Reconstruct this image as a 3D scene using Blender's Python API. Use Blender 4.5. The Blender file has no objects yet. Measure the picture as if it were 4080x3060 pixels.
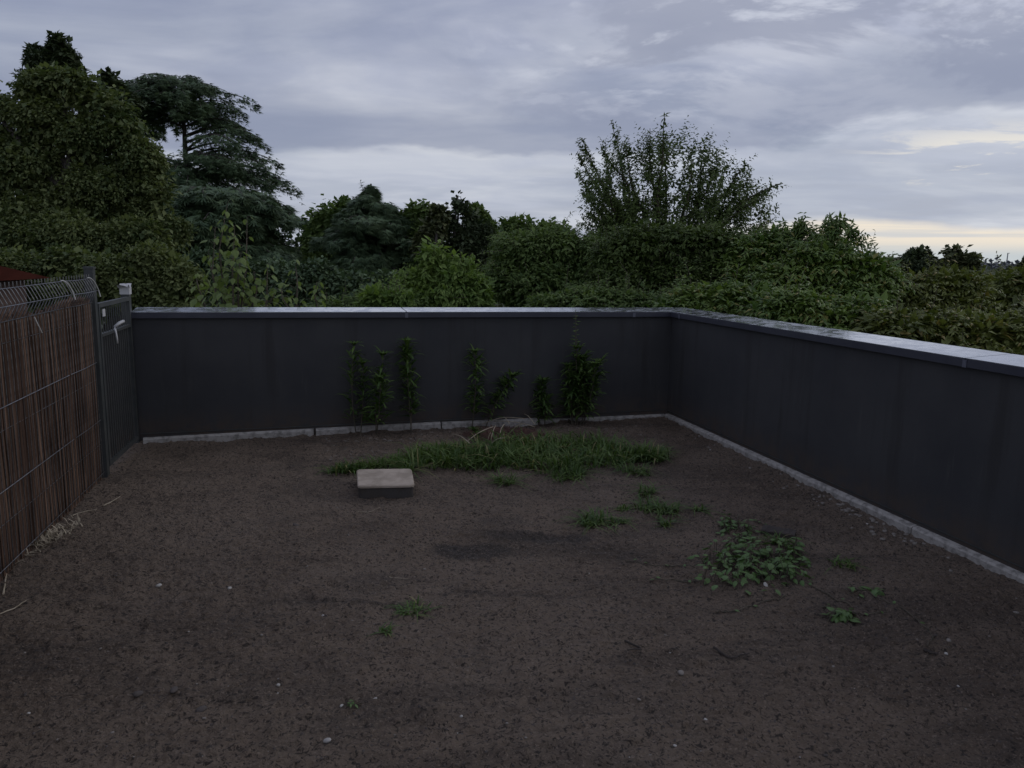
import bpy, math, random
import numpy as np
from mathutils import Vector, Matrix, Euler

R_ = math.radians
random.seed(7)
rng = np.random.default_rng(11)
scene = bpy.context.scene
COL = scene.collection

# ------------------------------------------------------------------ camera
EYE = 1.6
PITCH, ROLL, FPX = 9.645, 1.0, 3050.0
cam_d = bpy.data.cameras.new('camera')
cam_d.sensor_width = 36.0
cam_d.lens = FPX / 4080 * 36.0
cam_d.clip_start = 0.05
cam_d.clip_end = 6000
cam = bpy.data.objects.new('camera', cam_d)
COL.objects.link(cam)
CM = Euler((R_(90 - PITCH), 0, 0)).to_matrix() @ Matrix.Rotation(R_(ROLL), 3, 'Z')
cam.matrix_world = Matrix.Translation((0, 0, EYE)) @ CM.to_4x4()
scene.camera = cam

# ------------------------------------------------------------------ light and exposure
SUN_EL, SUN_AZ = 28.0, 66.0        # degrees; azimuth clockwise from the view axis (+Y)
sun_d = bpy.data.lights.new('sun', 'SUN')
sun_d.energy = 0.5
sun_d.angle = R_(40)
sun_d.color = (1.0, 0.95, 0.88)
sun = bpy.data.objects.new('sun', sun_d)
COL.objects.link(sun)
sd = Vector((math.sin(R_(SUN_AZ)) * math.cos(R_(SUN_EL)), math.cos(R_(SUN_AZ)) * math.cos(R_(SUN_EL)), math.sin(R_(SUN_EL))))
sun.rotation_euler = sd.to_track_quat('Z', 'Y').to_euler()
sun.location = (0, 0, 30)
scene.view_settings.view_transform = 'Standard'
scene.view_settings.look = 'None'
scene.view_settings.exposure = 0.0
scene.view_settings.gamma = 1.0
scene.view_settings.use_curve_mapping = False
scene.cycles.max_bounces = 6
scene.cycles.diffuse_bounces = 3
scene.cycles.transparent_max_bounces = 4


def srgb(r, g, b):
    f = lambda c: (c / 255 / 12.92) if c / 255 <= 0.04045 else ((c / 255 + 0.055) / 1.055) ** 2.4
    return (f(r), f(g), f(b))


class NT:
    """small helper round a node tree"""
    def __init__(s, tree):
        s.t = tree
        s.n = tree.nodes
        s.l = tree.links

    def put(s, sock, v):
        if v is None:
            return
        if isinstance(v, bpy.types.NodeSocket):
            s.l.new(v, sock)
        elif isinstance(v, (tuple, list)):
            v = tuple(v)
            if sock.type == 'RGBA' and len(v) == 3:
                v = v + (1,)
            sock.default_value = v
        else:
            sock.default_value = v

    def node(s, kind, ins=None, **props):
        n = s.n.new(kind)
        for k, v in props.items():
            setattr(n, k, v)
        for k, v in (ins or {}).items():
            s.put(n.inputs[k], v)
        return n

    def math(s, op, a, b=None, c=None, clamp=False):
        n = s.n.new('ShaderNodeMath')
        n.operation = op
        n.use_clamp = clamp
        s.put(n.inputs[0], a)
        s.put(n.inputs[1], b)
        s.put(n.inputs[2], c)
        return n.outputs[0]

    def mix(s, f, a, b, mode='MIX'):
        n = s.n.new('ShaderNodeMix')
        n.data_type = 'RGBA'
        n.blend_type = mode
        s.put(n.inputs[0], f)
        s.put(n.inputs[6], a)
        s.put(n.inputs[7], b)
        return n.outputs[2]

    def ramp(s, v, lo, hi, a=0.0, b=1.0, smooth=True):
        n = s.n.new('ShaderNodeMapRange')
        n.interpolation_type = 'SMOOTHSTEP' if smooth else 'LINEAR'
        for i, x in enumerate((v, lo, hi, a, b)):
            s.put(n.inputs[i], x)
        return n.outputs[0]

    def noise(s, vec, scale, detail=4, rough=0.55, dist=0.0):
        n = s.n.new('ShaderNodeTexNoise')
        s.put(n.inputs['Vector'], vec)
        s.put(n.inputs['Scale'], scale)
        s.put(n.inputs['Detail'], detail)
        s.put(n.inputs['Roughness'], rough)
        s.put(n.inputs['Distortion'], dist)
        return n.outputs[0]

    def vec(s, x, y, z):
        n = s.n.new('ShaderNodeCombineXYZ')
        s.put(n.inputs[0], x)
        s.put(n.inputs[1], y)
        s.put(n.inputs[2], z)
        return n.outputs[0]


# ------------------------------------------------------------------ overcast evening sky
world = bpy.data.worlds.new('World')
scene.world = world
world.use_nodes = True
W = NT(world.node_tree)
W.n.clear()
STR = 0.1
tc = W.node('ShaderNodeTexCoord')
sp = W.node('ShaderNodeSeparateXYZ', {0: tc.outputs['Generated']})
dx, dy, dz = sp.outputs
nish = W.node('ShaderNodeTexSky', sky_type='NISHITA', sun_disc=False, sun_elevation=R_(SUN_EL), sun_rotation=R_(SUN_AZ))
zc = W.math('MAXIMUM', dz, 0.0)
den = W.math('ADD', zc, 0.10)
px = W.math('DIVIDE', dx, den)
py = W.math('DIVIDE', dy, den)
pv = W.vec(px, py, 0.0)
el = W.math('MULTIPLY', W.math('ARCSINE', dz), 57.2958)
az = W.math('MULTIPLY', W.math('ARCTAN2', dx, dy), 57.2958)
n_big = W.noise(W.vec(W.math('ADD', px, 3.1), W.math('MULTIPLY', py, 1.3), 0.0), 0.52, 4, 0.55, 0.5)
n_mid = W.noise(W.vec(W.math('ADD', px, 9.0), W.math('MULTIPLY', py, 1.25), 2.0), 1.1, 6, 0.56, 0.5)
n_fine = W.noise(W.vec(px, W.math('MULTIPLY', py, 1.6), 5.0), 3.2, 6, 0.6, 0.2)
# wavy elevation for bands
wav = W.math('MULTIPLY', W.math('SUBTRACT', W.noise(W.vec(W.math('MULTIPLY', az, 0.055), W.math('MULTIPLY', el, 0.16), 1.0), 1.0, 5, 0.55), 0.5), 7.0)
ew = W.math('ADD', W.math('ADD', el, wav), W.math('MULTIPLY', az, -0.035))
base = W.mix(W.ramp(el, 0.0, 26.0), srgb(184, 190, 203), srgb(166, 172, 195))
c = W.mix(W.ramp(n_big, 0.40, 0.62), W.mix(1.0, base, (0.755, 0.785, 0.835), 'MULTIPLY'), W.mix(1.0, base, (1.10, 1.09, 1.07), 'MULTIPLY'))
c = W.mix(W.ramp(n_mid, 0.38, 0.64), W.mix(1.0, c, (0.86, 0.88, 0.93), 'MULTIPLY'), W.mix(1.0, c, (1.08, 1.075, 1.05), 'MULTIPLY'))
c = W.mix(W.ramp(n_fine, 0.3, 0.75), W.mix(1.0, c, (0.96, 0.965, 0.975), 'MULTIPLY'), W.mix(1.0, c, (1.035, 1.035, 1.03), 'MULTIPLY'))
# billows: the same noise sampled slightly higher gives lit edges and grey undersides
def bil(off):
    return W.noise(W.vec(W.math('MULTIPLY', az, 0.060), W.math('MULTIPLY', W.math('ADD', el, off), 0.155), 21.0), 1.0, 7, 0.58, 0.35)
b0 = bil(0.0)
edge = W.math('SUBTRACT', b0, bil(0.9))
bil_m = W.math('MULTIPLY', W.ramp(az, -12.0, 14.0), W.ramp(el, 6.0, 9.5))
c = W.mix(W.math('MULTIPLY', bil_m, W.ramp(b0, 0.48, 0.56, 0.0, 0.75)), c, srgb(142, 149, 171))
c = W.mix(W.math('MULTIPLY', bil_m, W.math('MULTIPLY', W.ramp(az, 2.0, 18.0), W.ramp(b0, 0.46, 0.38, 0.0, 0.75))), c, srgb(200, 205, 219))
c = W.mix(W.math('MULTIPLY', bil_m, W.ramp(edge, 0.02, 0.11, 0.0, 0.6)), c, srgb(205, 211, 226))
c = W.mix(W.ramp(az, -5.0, 34.0), c, W.mix(1.0, c, (1.07, 1.07, 1.06), 'MULTIPLY'))
# long dark band above the lighter gap over the tree line
band = W.math('MULTIPLY', W.ramp(ew, 7.2, 8.0), W.ramp(ew, 9.3, 13.0, 1.0, 0.0))
c = W.mix(W.math('MULTIPLY', band, 0.66), c, srgb(136, 145, 170))
gap = W.math('MULTIPLY', W.ramp(ew, 7.4, 6.8), W.ramp(el, 1.0, 3.5))
c = W.mix(W.math('MULTIPLY', gap, 0.45), c, srgb(184, 191, 208))
# lower, thinner streaks
st = W.noise(W.vec(W.math('MULTIPLY', az, 0.045), W.math('MULTIPLY', el, 0.55), 4.0), 1.0, 4, 0.55, 0.4)
stm = W.math('MULTIPLY', W.ramp(st, 0.47, 0.62), W.ramp(el, 8.0, 5.0))
c = W.mix(W.math('MULTIPLY', stm, 0.45), c, srgb(163, 170, 186))
# afterglow low on the right
low = W.math('ADD', el, W.math('MULTIPLY', wav, 0.45))
gl = W.math('MULTIPLY', W.ramp(low, 2.5, 1.8, 0, 1), W.ramp(az, 4.0, 20.0))
thin = W.noise(W.vec(W.math('MULTIPLY', az, 0.04), W.math('MULTIPLY', el, 1.3), 9.0), 1.0, 4, 0.55, 0.2)
glc = W.mix(W.ramp(thin, 0.47, 0.62), srgb(236, 226, 210), srgb(206, 207, 208))
glc = W.mix(W.ramp(el, 1.5, 0.3), glc, srgb(190, 200, 206))
c = W.mix(W.math('MULTIPLY', gl, 0.9), c, glc)
pat = W.math('MULTIPLY', W.ramp(W.noise(W.vec(W.math('MULTIPLY', az, 0.10), W.math('MULTIPLY', el, 0.7), 14.0), 1.0, 6, 0.62, 0.6), 0.52, 0.60),
             W.math('MULTIPLY', W.ramp(az, 21.0, 30.0), W.math('MULTIPLY', W.ramp(el, 4.5, 5.5), W.ramp(el, 9.0, 7.0))))
c = W.mix(W.math('MULTIPLY', pat, 0.8), c, srgb(232, 228, 218))
# below the horizon: dull ground tone
c = W.mix(W.ramp(dz, -0.01, -0.06), c, (0.06, 0.06, 0.055))
sc10 = W.mix(1.0, c, (10.7, 10.5, 10.25), 'MULTIPLY')
fin = W.mix(0.97, nish.outputs[0], sc10)
bg = W.node('ShaderNodeBackground', {'Color': fin, 'Strength': STR})
out = W.node('ShaderNodeOutputWorld', {'Surface': bg.outputs[0]})


# ------------------------------------------------------------------ object helpers
def tag(o, label=None, cat=None, group=None, kind=None):
    if label: o['label'] = label
    if cat: o['category'] = cat
    if group: o['group'] = group
    if kind: o['kind'] = kind
    return o


def thing(name, label, cat, loc=(0, 0, 0), rz=0.0, group=None):
    o = bpy.data.objects.new(name, None)
    o.empty_display_size = 0.1
    COL.objects.link(o)
    o.location = loc
    o.rotation_euler.z = rz
    return tag(o, label, cat, group)


def link(name, me, parent=None, mat=None):
    o = bpy.data.objects.new(name, me)
    COL.objects.link(o)
    if parent is not None:
        o.parent = parent
    if mat is not None and not me.materials:
        me.materials.append(mat)
    return o


def mesh_np(name, V, F, smooth=False):
    """V (n,3), F list of (m,k) int arrays"""
    me = bpy.data.meshes.new(name)
    V = np.asarray(V, dtype=np.float32)
    if not isinstance(F, list): F = [F]
    F = [np.asarray(f, dtype=np.int32) for f in F if len(f)]
    me.vertices.add(len(V))
    me.vertices.foreach_set('co', V.ravel())
    nl = sum(f.size for f in F)
    me.loops.add(nl)
    me.loops.foreach_set('vertex_index', np.concatenate([f.ravel() for f in F]))
    ls, lt, off = [], [], 0
    for f in F:
        k = f.shape[1]
        ls.append(off + np.arange(len(f)) * k)
        lt.append(np.full(len(f), k))
        off += f.size
    ls = np.concatenate(ls).astype(np.int32)
    lt = np.concatenate(lt).astype(np.int32)
    me.polygons.add(len(ls))
    me.polygons.foreach_set('loop_start', ls)
    me.polygons.foreach_set('loop_total', lt)
    me.polygons.foreach_set('use_smooth', np.full(len(ls), bool(smooth)))
    me.update(calc_edges=True)
    return me


class MB:
    """collects simple solids into one mesh"""
    def __init__(s):
        s.v, s.f, s.n = [], {}, 0

    def add(s, V, F):
        V = np.asarray(V, float)
        for f in F:
            s.f.setdefault(len(f), []).append([i + s.n for i in f])
        s.v.append(V)
        s.n += len(V)

    def box(s, x0, x1, y0, y1, z0, z1, M=None):
        V = np.array([(x, y, z) for z in (z0, z1) for y in (y0, y1) for x in (x0, x1)], float)
        if M is not None:
            V = V @ np.array(M.to_3x3()).T + np.array(M.translation)
        s.add(V, [(0, 2, 3, 1), (4, 5, 7, 6), (0, 1, 5, 4), (2, 6, 7, 3), (0, 4, 6, 2), (1, 3, 7, 5)])

    def hexa(s, pts):
        """bottom 4 then top 4, both counter-clockwise seen from above"""
        s.add(pts, [(3, 2, 1, 0), (4, 5, 6, 7), (0, 1, 5, 4), (1, 2, 6, 5), (2, 3, 7, 6), (3, 0, 4, 7)])

    def tube(s, P, r, k=5, cap=True):
        P = np.asarray(P, float)
        n = len(P)
        r = np.full(n, r) if np.isscalar(r) else np.asarray(r, float)
        T = np.gradient(P, axis=0)
        T /= np.linalg.norm(T, axis=1)[:, None] + 1e-9
        ref = np.array([0.0, 0, 1]) if abs(T[0][2]) < 0.9 else np.array([1.0, 0, 0])
        A = np.cross(T, ref); A /= np.linalg.norm(A, axis=1)[:, None] + 1e-9
        B = np.cross(T, A)
        an = np.arange(k) / k * 2 * math.pi
        V = (P[:, None] + r[:, None, None] * (A[:, None] * np.cos(an)[None, :, None] + B[:, None] * np.sin(an)[None, :, None])).reshape(-1, 3)
        F = [(i * k + j, i * k + (j + 1) % k, (i + 1) * k + (j + 1) % k, (i + 1) * k + j) for i in range(n - 1) for j in range(k)]
        if cap:
            F += [tuple(range(k))[::-1], tuple((n - 1) * k + j for j in range(k))]
        s.add(V, F)

    def mesh(s, name, smooth=False):
        return mesh_np(name, np.concatenate(s.v), [np.array(x) for x in s.f.values()], smooth)

    def build(s, name, mat, parent=None, smooth=False):
        return link(name, s.mesh(name, smooth), parent, mat)


# pixel of the 4080 px wide photograph -> world point
def ray(x, y):
    v = CM @ Vector(((x - 2040) / FPX, -(y - 1530) / FPX, -1.0))
    return np.array(v)


def atz(x, y, z=0.0):
    d = ray(x, y)
    return d * ((z - EYE) / d[2]) + np.array([0, 0, EYE])


def aty(x, y, Y):
    d = ray(x, y)
    return d * (Y / d[1]) + np.array([0, 0, EYE])


# ------------------------------------------------------------------ materials
def mat_new(name):
    m = bpy.data.materials.new(name)
    m.use_nodes = True
    n = NT(m.node_tree)
    n.n.clear()
    return m, n


def finish(n, bsdf, bump=None):
    n.node('ShaderNodeOutputMaterial', {'Surface': bsdf})


def simple(name, col, rough=0.6, col2=None, scale=8.0, metal=0.0, bump=0.0, bscale=60.0, coat=0.0, spec=0.5, stretch=None, lo=.35, hi=.65):
    m, n = mat_new(name)
    tcn = n.node('ShaderNodeTexCoord')
    v = tcn.outputs['Object']
    if stretch:
        mp = n.node('ShaderNodeMapping', {'Vector': v, 'Scale': stretch})
        v = mp.outputs[0]
    cc = col
    if col2:
        cc = n.mix(n.ramp(n.noise(v, scale, 5, 0.6), lo, hi), col, col2)
    ins = {'Base Color': cc, 'Roughness': rough, 'Metallic': metal, 'Coat Weight': coat, 'Specular IOR Level': spec}
    b = n.node('ShaderNodeBsdfPrincipled', ins)
    if bump:
        bp = n.node('ShaderNodeBump', {'Height': n.noise(v, bscale, 4, 0.6), 'Strength': bump, 'Distance': 0.01})
        n.l.new(bp.outputs[0], b.inputs['Normal'])
    finish(n, b.outputs[0])
    return m


def leafmat(name, c1, c2, c3=None, rough=0.55, trans=0.25, scale=0.8, spec=0.22):
    m, n = mat_new(name)
    tcn = n.node('ShaderNodeTexCoord')
    g = n.node('ShaderNodeNewGeometry')
    f = n.math('ADD', n.math('MULTIPLY', n.noise(tcn.outputs['Object'], scale, 3, 0.5), 0.9), n.math('MULTIPLY', g.outputs['Random Per Island'], 0.5))
    cc = n.mix(n.ramp(f, 0.35, 1.0), c1, c2)
    if c3:
        cc = n.mix(n.ramp(g.outputs['Random Per Island'], 0.93, 0.97), cc, c3)
    b = n.node('ShaderNodeBsdfPrincipled', {'Base Color': cc, 'Roughness': rough, 'Specular IOR Level': spec})
    t = n.node('ShaderNodeBsdfTranslucent', {'Color': n.mix(1.0, cc, (1.25, 1.35, 0.7), 'MULTIPLY')})
    mx = n.node('ShaderNodeMixShader', {0: trans, 1: b.outputs[0], 2: t.outputs[0]})
    finish(n, mx.outputs[0])
    return m


M = {}
M['bark'] = simple('bark', (0.045, 0.038, 0.032), 0.9, (0.09, 0.08, 0.07), 12, bump=0.6, bscale=30, stretch=(1, 1, 0.25))
M['twig'] = simple('twig', (0.05, 0.045, 0.03), 0.8, (0.10, 0.08, 0.055), 20)
M['leaf_left'] = leafmat('leaf_left_tree', (0.060, 0.090, 0.033), (0.169, 0.198, 0.077), scale=0.5)
M['leaf_dark'] = leafmat('leaf_dark_conifer', (0.034, 0.053, 0.025), (0.069, 0.090, 0.040), trans=0.1, scale=0.6)
M['leaf_cedar'] = leafmat('cedar_needles', (0.050, 0.086, 0.045), (0.108, 0.156, 0.077), trans=0.12, scale=0.5)
M['leaf_mid'] = leafmat('leaf_mid_green', (0.060, 0.106, 0.029), (0.150, 0.210, 0.063), scale=0.8)
M['leaf_plum'] = leafmat('leaf_plum', (0.046, 0.076, 0.020), (0.103, 0.144, 0.038), scale=1.4, trans=0.2)
M['leaf_bright'] = leafmat('leaf_young_bright', (0.110, 0.180, 0.045), (0.200, 0.280, 0.075), scale=1.5, trans=0.3)
M['leaf_sap'] = leafmat('leaf_sapling', (0.095, 0.145, 0.048), (0.190, 0.245, 0.085), scale=2.0, trans=0.35)
M['leaf_near'] = leafmat('leaf_near_shrub', (0.057, 0.109, 0.023), (0.161, 0.230, 0.053), (0.218, 0.207, 0.057), rough=0.45, scale=1.1, trans=0.22, spec=0.35)
M['leaf_olive'] = leafmat('leaf_olive_shrub', (0.073, 0.095, 0.021), (0.168, 0.190, 0.049), (0.224, 0.179, 0.055), rough=0.45, scale=1.0, trans=0.22, spec=0.35)
M['leaf_far'] = leafmat('leaf_far', (0.058, 0.074, 0.034), (0.110, 0.120, 0.052), scale=0.1, trans=0.1)
M['leaf_weed'] = leafmat('leaf_weed', (0.038, 0.075, 0.018), (0.085, 0.135, 0.032), scale=4, trans=0.2)
M['leaf_creep'] = leafmat('leaf_creeper', (0.042, 0.092, 0.024), (0.100, 0.165, 0.048), scale=6, trans=0.15, rough=0.45, spec=0.35)
M['grass'] = leafmat('grass_blades', (0.046, 0.088, 0.022), (0.110, 0.165, 0.045), (0.24, 0.21, 0.10), scale=3, trans=0.25, rough=0.45)
M['straw'] = simple('dry_straw', (0.26, 0.22, 0.15), 0.7, (0.40, 0.34, 0.25), 15)
M['rust_debris'] = simple('rust_debris', (0.050, 0.024, 0.018), 0.95, (0.085, 0.042, 0.03), 25, bump=0.8)
M['wire'] = simple('galvanised_wire', (0.09, 0.09, 0.09), 0.35, (0.20, 0.20, 0.20), 30, metal=0.7)
M['white_wire'] = simple('white_wire', (0.5, 0.5, 0.47), 0.4)
M['post'] = simple('post_paint', (0.035, 0.040, 0.040), 0.5, (0.055, 0.058, 0.055), 10)
M['reed'] = leafmat('reed_stems', (0.075, 0.045, 0.032), (0.21, 0.135, 0.095), rough=0.8, trans=0.0, scale=3)
M['plate'] = simple('plate_grey', (0.5, 0.5, 0.5), 0.5)
M['white_plastic'] = simple('white_plastic', (0.50, 0.50, 0.50), 0.5, (0.40, 0.40, 0.40), 8)
M['concrete_strip'] = simple('concrete_strip', (0.17, 0.16, 0.145), 0.85, (0.36, 0.34, 0.31), 22, bump=0.5, bscale=90, lo=.3, hi=.6)
M['paver_top'] = simple('paver_top', (0.27, 0.225, 0.175), 0.85, (0.40, 0.335, 0.27), 9, bump=0.3, bscale=120)
M['paver_side'] = simple('paver_side', (0.050, 0.042, 0.034), 0.9, (0.055, 0.05, 0.046), 14, bump=0.4)
M['brick_dark'] = simple('brick_dark', (0.030, 0.024, 0.020), 0.9, (0.048, 0.038, 0.032), 20, bump=0.7)
M['pebble'] = simple('pebble', (0.12, 0.105, 0.09), 0.75, (0.24, 0.215, 0.185), 9)
M['pebble_soil'] = simple('pebble_soil', (0.10, 0.085, 0.07), 0.8, (0.19, 0.165, 0.14), 9)
M['pebble_pale'] = simple('pebble_pale', (0.28, 0.27, 0.245), 0.7, (0.42, 0.40, 0.37), 9)
M['pebble_dark'] = simple('pebble_dark', (0.045, 0.038, 0.034), 0.85, (0.09, 0.075, 0.065), 15)
M['red_sheet'] = simple('red_roof_sheet', (0.26, 0.06, 0.05), 0.6, (0.33, 0.08, 0.065), 3)
M['shed_wall'] = simple('shed_wall', (0.07, 0.045, 0.04), 0.9, (0.10, 0.065, 0.055), 2)
M['mast'] = simple('mast_grey', (0.25, 0.26, 0.28), 0.6)

# rendered (stucco) parapet face
m, n = mat_new('parapet_render'); M['render'] = m
tcn = n.node('ShaderNodeTexCoord'); ob = tcn.outputs['Object']
cc = n.mix(n.ramp(n.noise(ob, 1.1, 5, 0.6), 0.3, 0.7), (0.038, 0.039, 0.042), (0.054, 0.054, 0.055))
mpn = n.node('ShaderNodeMapping', {'Vector': ob, 'Scale': (3.0, 3.0, 0.25)})
cc = n.mix(n.ramp(n.noise(mpn.outputs[0], 2.0, 6, 0.65), 0.50, 0.72, 0.0, 0.6), cc, (0.030, 0.029, 0.028))
cc = n.mix(n.ramp(n.noise(mpn.outputs[0], 5.5, 4, 0.6), 0.60, 0.75, 0.0, 0.35), cc, (0.085, 0.083, 0.078))
spz = n.node('ShaderNodeSeparateXYZ', {0: ob})
dirt = n.math('MULTIPLY', n.ramp(spz.outputs[2], 0.34, 0.03), n.ramp(n.noise(ob, 9.0, 6, 0.7), 0.35, 0.6, 0.1, 1.0))
cc = n.mix(n.math('MULTIPLY', dirt, 0.75), cc, (0.075, 0.055, 0.040))
b = n.node('ShaderNodeBsdfPrincipled', {'Base Color': cc, 'Roughness': 0.85, 'Specular IOR Level': 0.3})
bp = n.node('ShaderNodeBump', {'Height': n.noise(ob, 220.0, 3, 0.6), 'Strength': 0.35, 'Distance': 0.004})
n.l.new(bp.outputs[0], b.inputs['Normal'])
finish(n, b.outputs[0])

# wet painted aluminium coping top; pale base puts the sky's sheen into its colour
m, n = mat_new('coping_sheet'); M['coping'] = m
tcn = n.node('ShaderNodeTexCoord'); ob = tcn.outputs['Object']
wet = n.ramp(n.noise(ob, 7.0, 6, 0.7, 1.2), 0.40, 0.58)
cc = n.mix(n.noise(ob, 3.0, 4, 0.6), (0.44, 0.46, 0.51), (0.54, 0.56, 0.60))
b = n.node('ShaderNodeBsdfPrincipled', {'Base Color': cc, 'Roughness': n.ramp(wet, 0.0, 1.0, 0.26, 0.16), 'Metallic': 0.75,
                                         'Specular IOR Level': 0.6, 'Coat Weight': n.ramp(wet, 0, 1, 0.2, 1.0), 'Coat Roughness': 0.05, 'Coat IOR': 1.4})
bp = n.node('ShaderNodeBump', {'Height': n.noise(ob, 14.0, 4, 0.6), 'Strength': 0.02, 'Distance': 0.01})
n.l.new(bp.outputs[0], b.inputs['Normal'])
finish(n, b.outputs[0])
M['fascia'] = simple('coping_drip_edge', (0.026, 0.028, 0.042), 0.5, (0.036, 0.038, 0.052), 5)  # same sheet as the top; lack of reflected light put into the darker colour
M['seam'] = simple('coping_seam', (0.02, 0.02, 0.024), 0.6)
M['seam_clip'] = simple('coping_clip', (0.10, 0.105, 0.13), 0.35)

# terrace soil
m, n = mat_new('terrace_soil'); M['soil'] = m
tcn = n.node('ShaderNodeTexCoord'); ob = tcn.outputs['Object']
n1 = n.noise(ob, 0.55, 5, 0.6, 0.3)
n2 = n.noise(ob, 3.0, 6, 0.65)
n3 = n.noise(ob, 38.0, 5, 0.7)
cc = n.mix(n.ramp(n1, 0.38, 0.60), (0.105, 0.075, 0.052), (0.165, 0.125, 0.092))
cc = n.mix(n.ramp(n2, 0.40, 0.75), cc, (0.19, 0.145, 0.108))
cc = n.mix(n.ramp(n2, 0.42, 0.25, 0, 0.7), cc, (0.058, 0.041, 0.029))
# damp dark stains in the middle of the terrace
def spot(cx, cy, rx, ry, k):
    s2 = n.node('ShaderNodeSeparateXYZ', {0: ob})
    a = n.math('DIVIDE', n.math('SUBTRACT', s2.outputs[0], cx), rx)
    b_ = n.math('DIVIDE', n.math('SUBTRACT', s2.outputs[1], cy), ry)
    d = n.math('SQRT', n.math('ADD', n.math('MULTIPLY', a, a), n.math('MULTIPLY', b_, b_)))
    d = n.math('ADD', d, n.math('MULTIPLY', n.math('SUBTRACT', n.noise(ob, 4.5, 5, 0.6), 0.5), 1.6))
    return n.ramp(d, 1.0, 0.45, 0.0, k)
for (sx, sy, rx, ry, k) in ((-0.20, 3.95, 0.30, 0.16, 0.8), (0.15, 4.18, 0.42, 0.13, 0.8), (-0.05, 4.45, 0.25, 0.12, 0.35), (0.55, 4.0, 0.35, 0.14, 0.35), (-0.75, 3.3, 0.45, 0.03, 0.5), (0.0, 3.42, 0.5, 0.03, 0.4)):
    cc = n.mix(spot(sx, sy, rx, ry, k), cc, (0.022, 0.019, 0.017))
cc = n.mix(n.ramp(n3, 0.55, 0.70, 0, 0.6), cc, (0.20, 0.155, 0.118))
n6 = n.noise(n.node('ShaderNodeMapping', {'Vector': ob, 'Scale': (0.55, 1.5, 1.0), 'Rotation': (0, 0, 0.15)}).outputs[0], 1.6, 6, 0.6, 0.8)
cc = n.mix(n.ramp(n6, 0.50, 0.62, 0, 0.45), cc, (0.050, 0.037, 0.028))
n5 = n.noise(ob, 55.0, 4, 0.65, 1.0)
cc = n.mix(n.ramp(n.noise(ob, 95.0, 4, 0.7, 0.5), 0.54, 0.66, 0, 0.75), cc, (0.26, 0.205, 0.16))  # pale grain; lit rims of the crust put into the colour
cc = n.mix(n.ramp(n5, 0.48, 0.38, 0, 0.9), cc, (0.020, 0.015, 0.012))  # dark pits; shade of the small hollows put into the colour
b = n.node('ShaderNodeBsdfPrincipled', {'Base Color': cc, 'Roughness': n.ramp(n2, 0.3, 0.7, 0.65, 0.95), 'Specular IOR Level': 0.35})
vor = n.node('ShaderNodeTexVoronoi', {'Vector': ob, 'Scale': 46.0, 'Randomness': 1.0}, distance='EUCLIDEAN')
hh = n.math('ADD', n.math('MULTIPLY', n3, 1.0), n.math('ADD', n.math('MULTIPLY', vor.outputs['Distance'], 0.5), n.math('MULTIPLY', n.noise(ob, 120.0, 4, 0.7), 0.5)))
bp = n.node('ShaderNodeBump', {'Height': hh, 'Strength': 1.0, 'Distance': 0.03})
n.l.new(bp.outputs[0], b.inputs['Normal'])
finish(n, b.outputs[0])
M['field'] = simple('meadow_ground', (0.035, 0.050, 0.022), 0.95, (0.07, 0.08, 0.04), 0.05)

# ------------------------------------------------------------------ the setting: ground
GZ = -4.0
mb = MB()
mb.add([(-3000, -200, GZ), (3000, -200, GZ), (3000, 4000, GZ), (-3000, 4000, GZ)], [(0, 1, 2, 3)])
o = mb.build('ground', M['field']); tag(o, 'grassy ground below the terrace running to the horizon', kind='structure')

# wall lines
C0 = atz(2655, 1665)[:2]                       # inner corner at the terrace floor
L0 = atz(1180, 1738)[:2]
R0 = atz(4080, 2330)[:2]
uL = (L0 - C0) / np.linalg.norm(L0 - C0)       # along the far wall, towards the left
uR = (R0 - C0) / np.linalg.norm(R0 - C0)       # along the right wall, towards the viewer
LEN_L, LEN_R = 4.83, 9.0
nL = np.array([-uL[1], uL[0]])
if nL @ (np.array([0, 0]) - C0) < 0: nL = -nL  # points inwards
nR = np.array([-uR[1], uR[0]])
if nR @ (np.array([0, 0]) - C0) < 0: nR = -nR


# numpy value noise for displacement
def vnoise(X, Y, seed):
    xi, yi = np.floor(X).astype(int), np.floor(Y).astype(int)
    fx, fy = X - xi, Y - yi
    fx, fy = fx * fx * (3 - 2 * fx), fy * fy * (3 - 2 * fy)
    def h(a, b):
        q = np.sin(a * 127.1 + b * 311.7 + seed * 74.7) * 43758.5453
        return q - np.floor(q)
    return (h(xi, yi) * (1 - fx) + h(xi + 1, yi) * fx) * (1 - fy) + (h(xi, yi + 1) * (1 - fx) + h(xi + 1, yi + 1) * fx) * fy


def gz(X, Y):
    X, Y = np.asarray(X, float), np.asarray(Y, float)
    z = 0.030 * (vnoise(X * 1.3, Y * 1.3, 1) - 0.5) + 0.018 * (vnoise(X * 4, Y * 4, 2) - 0.5)
    z += 0.012 * (vnoise(X * 13, Y * 13, 3) - 0.5)
    f = vnoise(X * 34 + 3 * vnoise(X * 9, Y * 9, 8), Y * 34, 4)
    z += 0.020 * np.maximum(f - 0.35, 0)
    z += 0.010 * np.maximum(vnoise(X * 62, Y * 50, 5) - 0.45, 0) * 2 - 0.008 * np.maximum(vnoise(X * 48 + 7, Y * 44, 6) - 0.62, 0) * 2
    dw = np.minimum(np.abs((X - C0[0]) * nL[0] + (Y - C0[1]) * nL[1]), np.abs((X - C0[0]) * nR[0] + (Y - C0[1]) * nR[1]))
    z += np.exp(-dw / 0.05) * (0.030 * vnoise(X * 6, Y * 6, 12) + 0.008)       # soil washed up against the walls
    return z - 0.004


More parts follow.
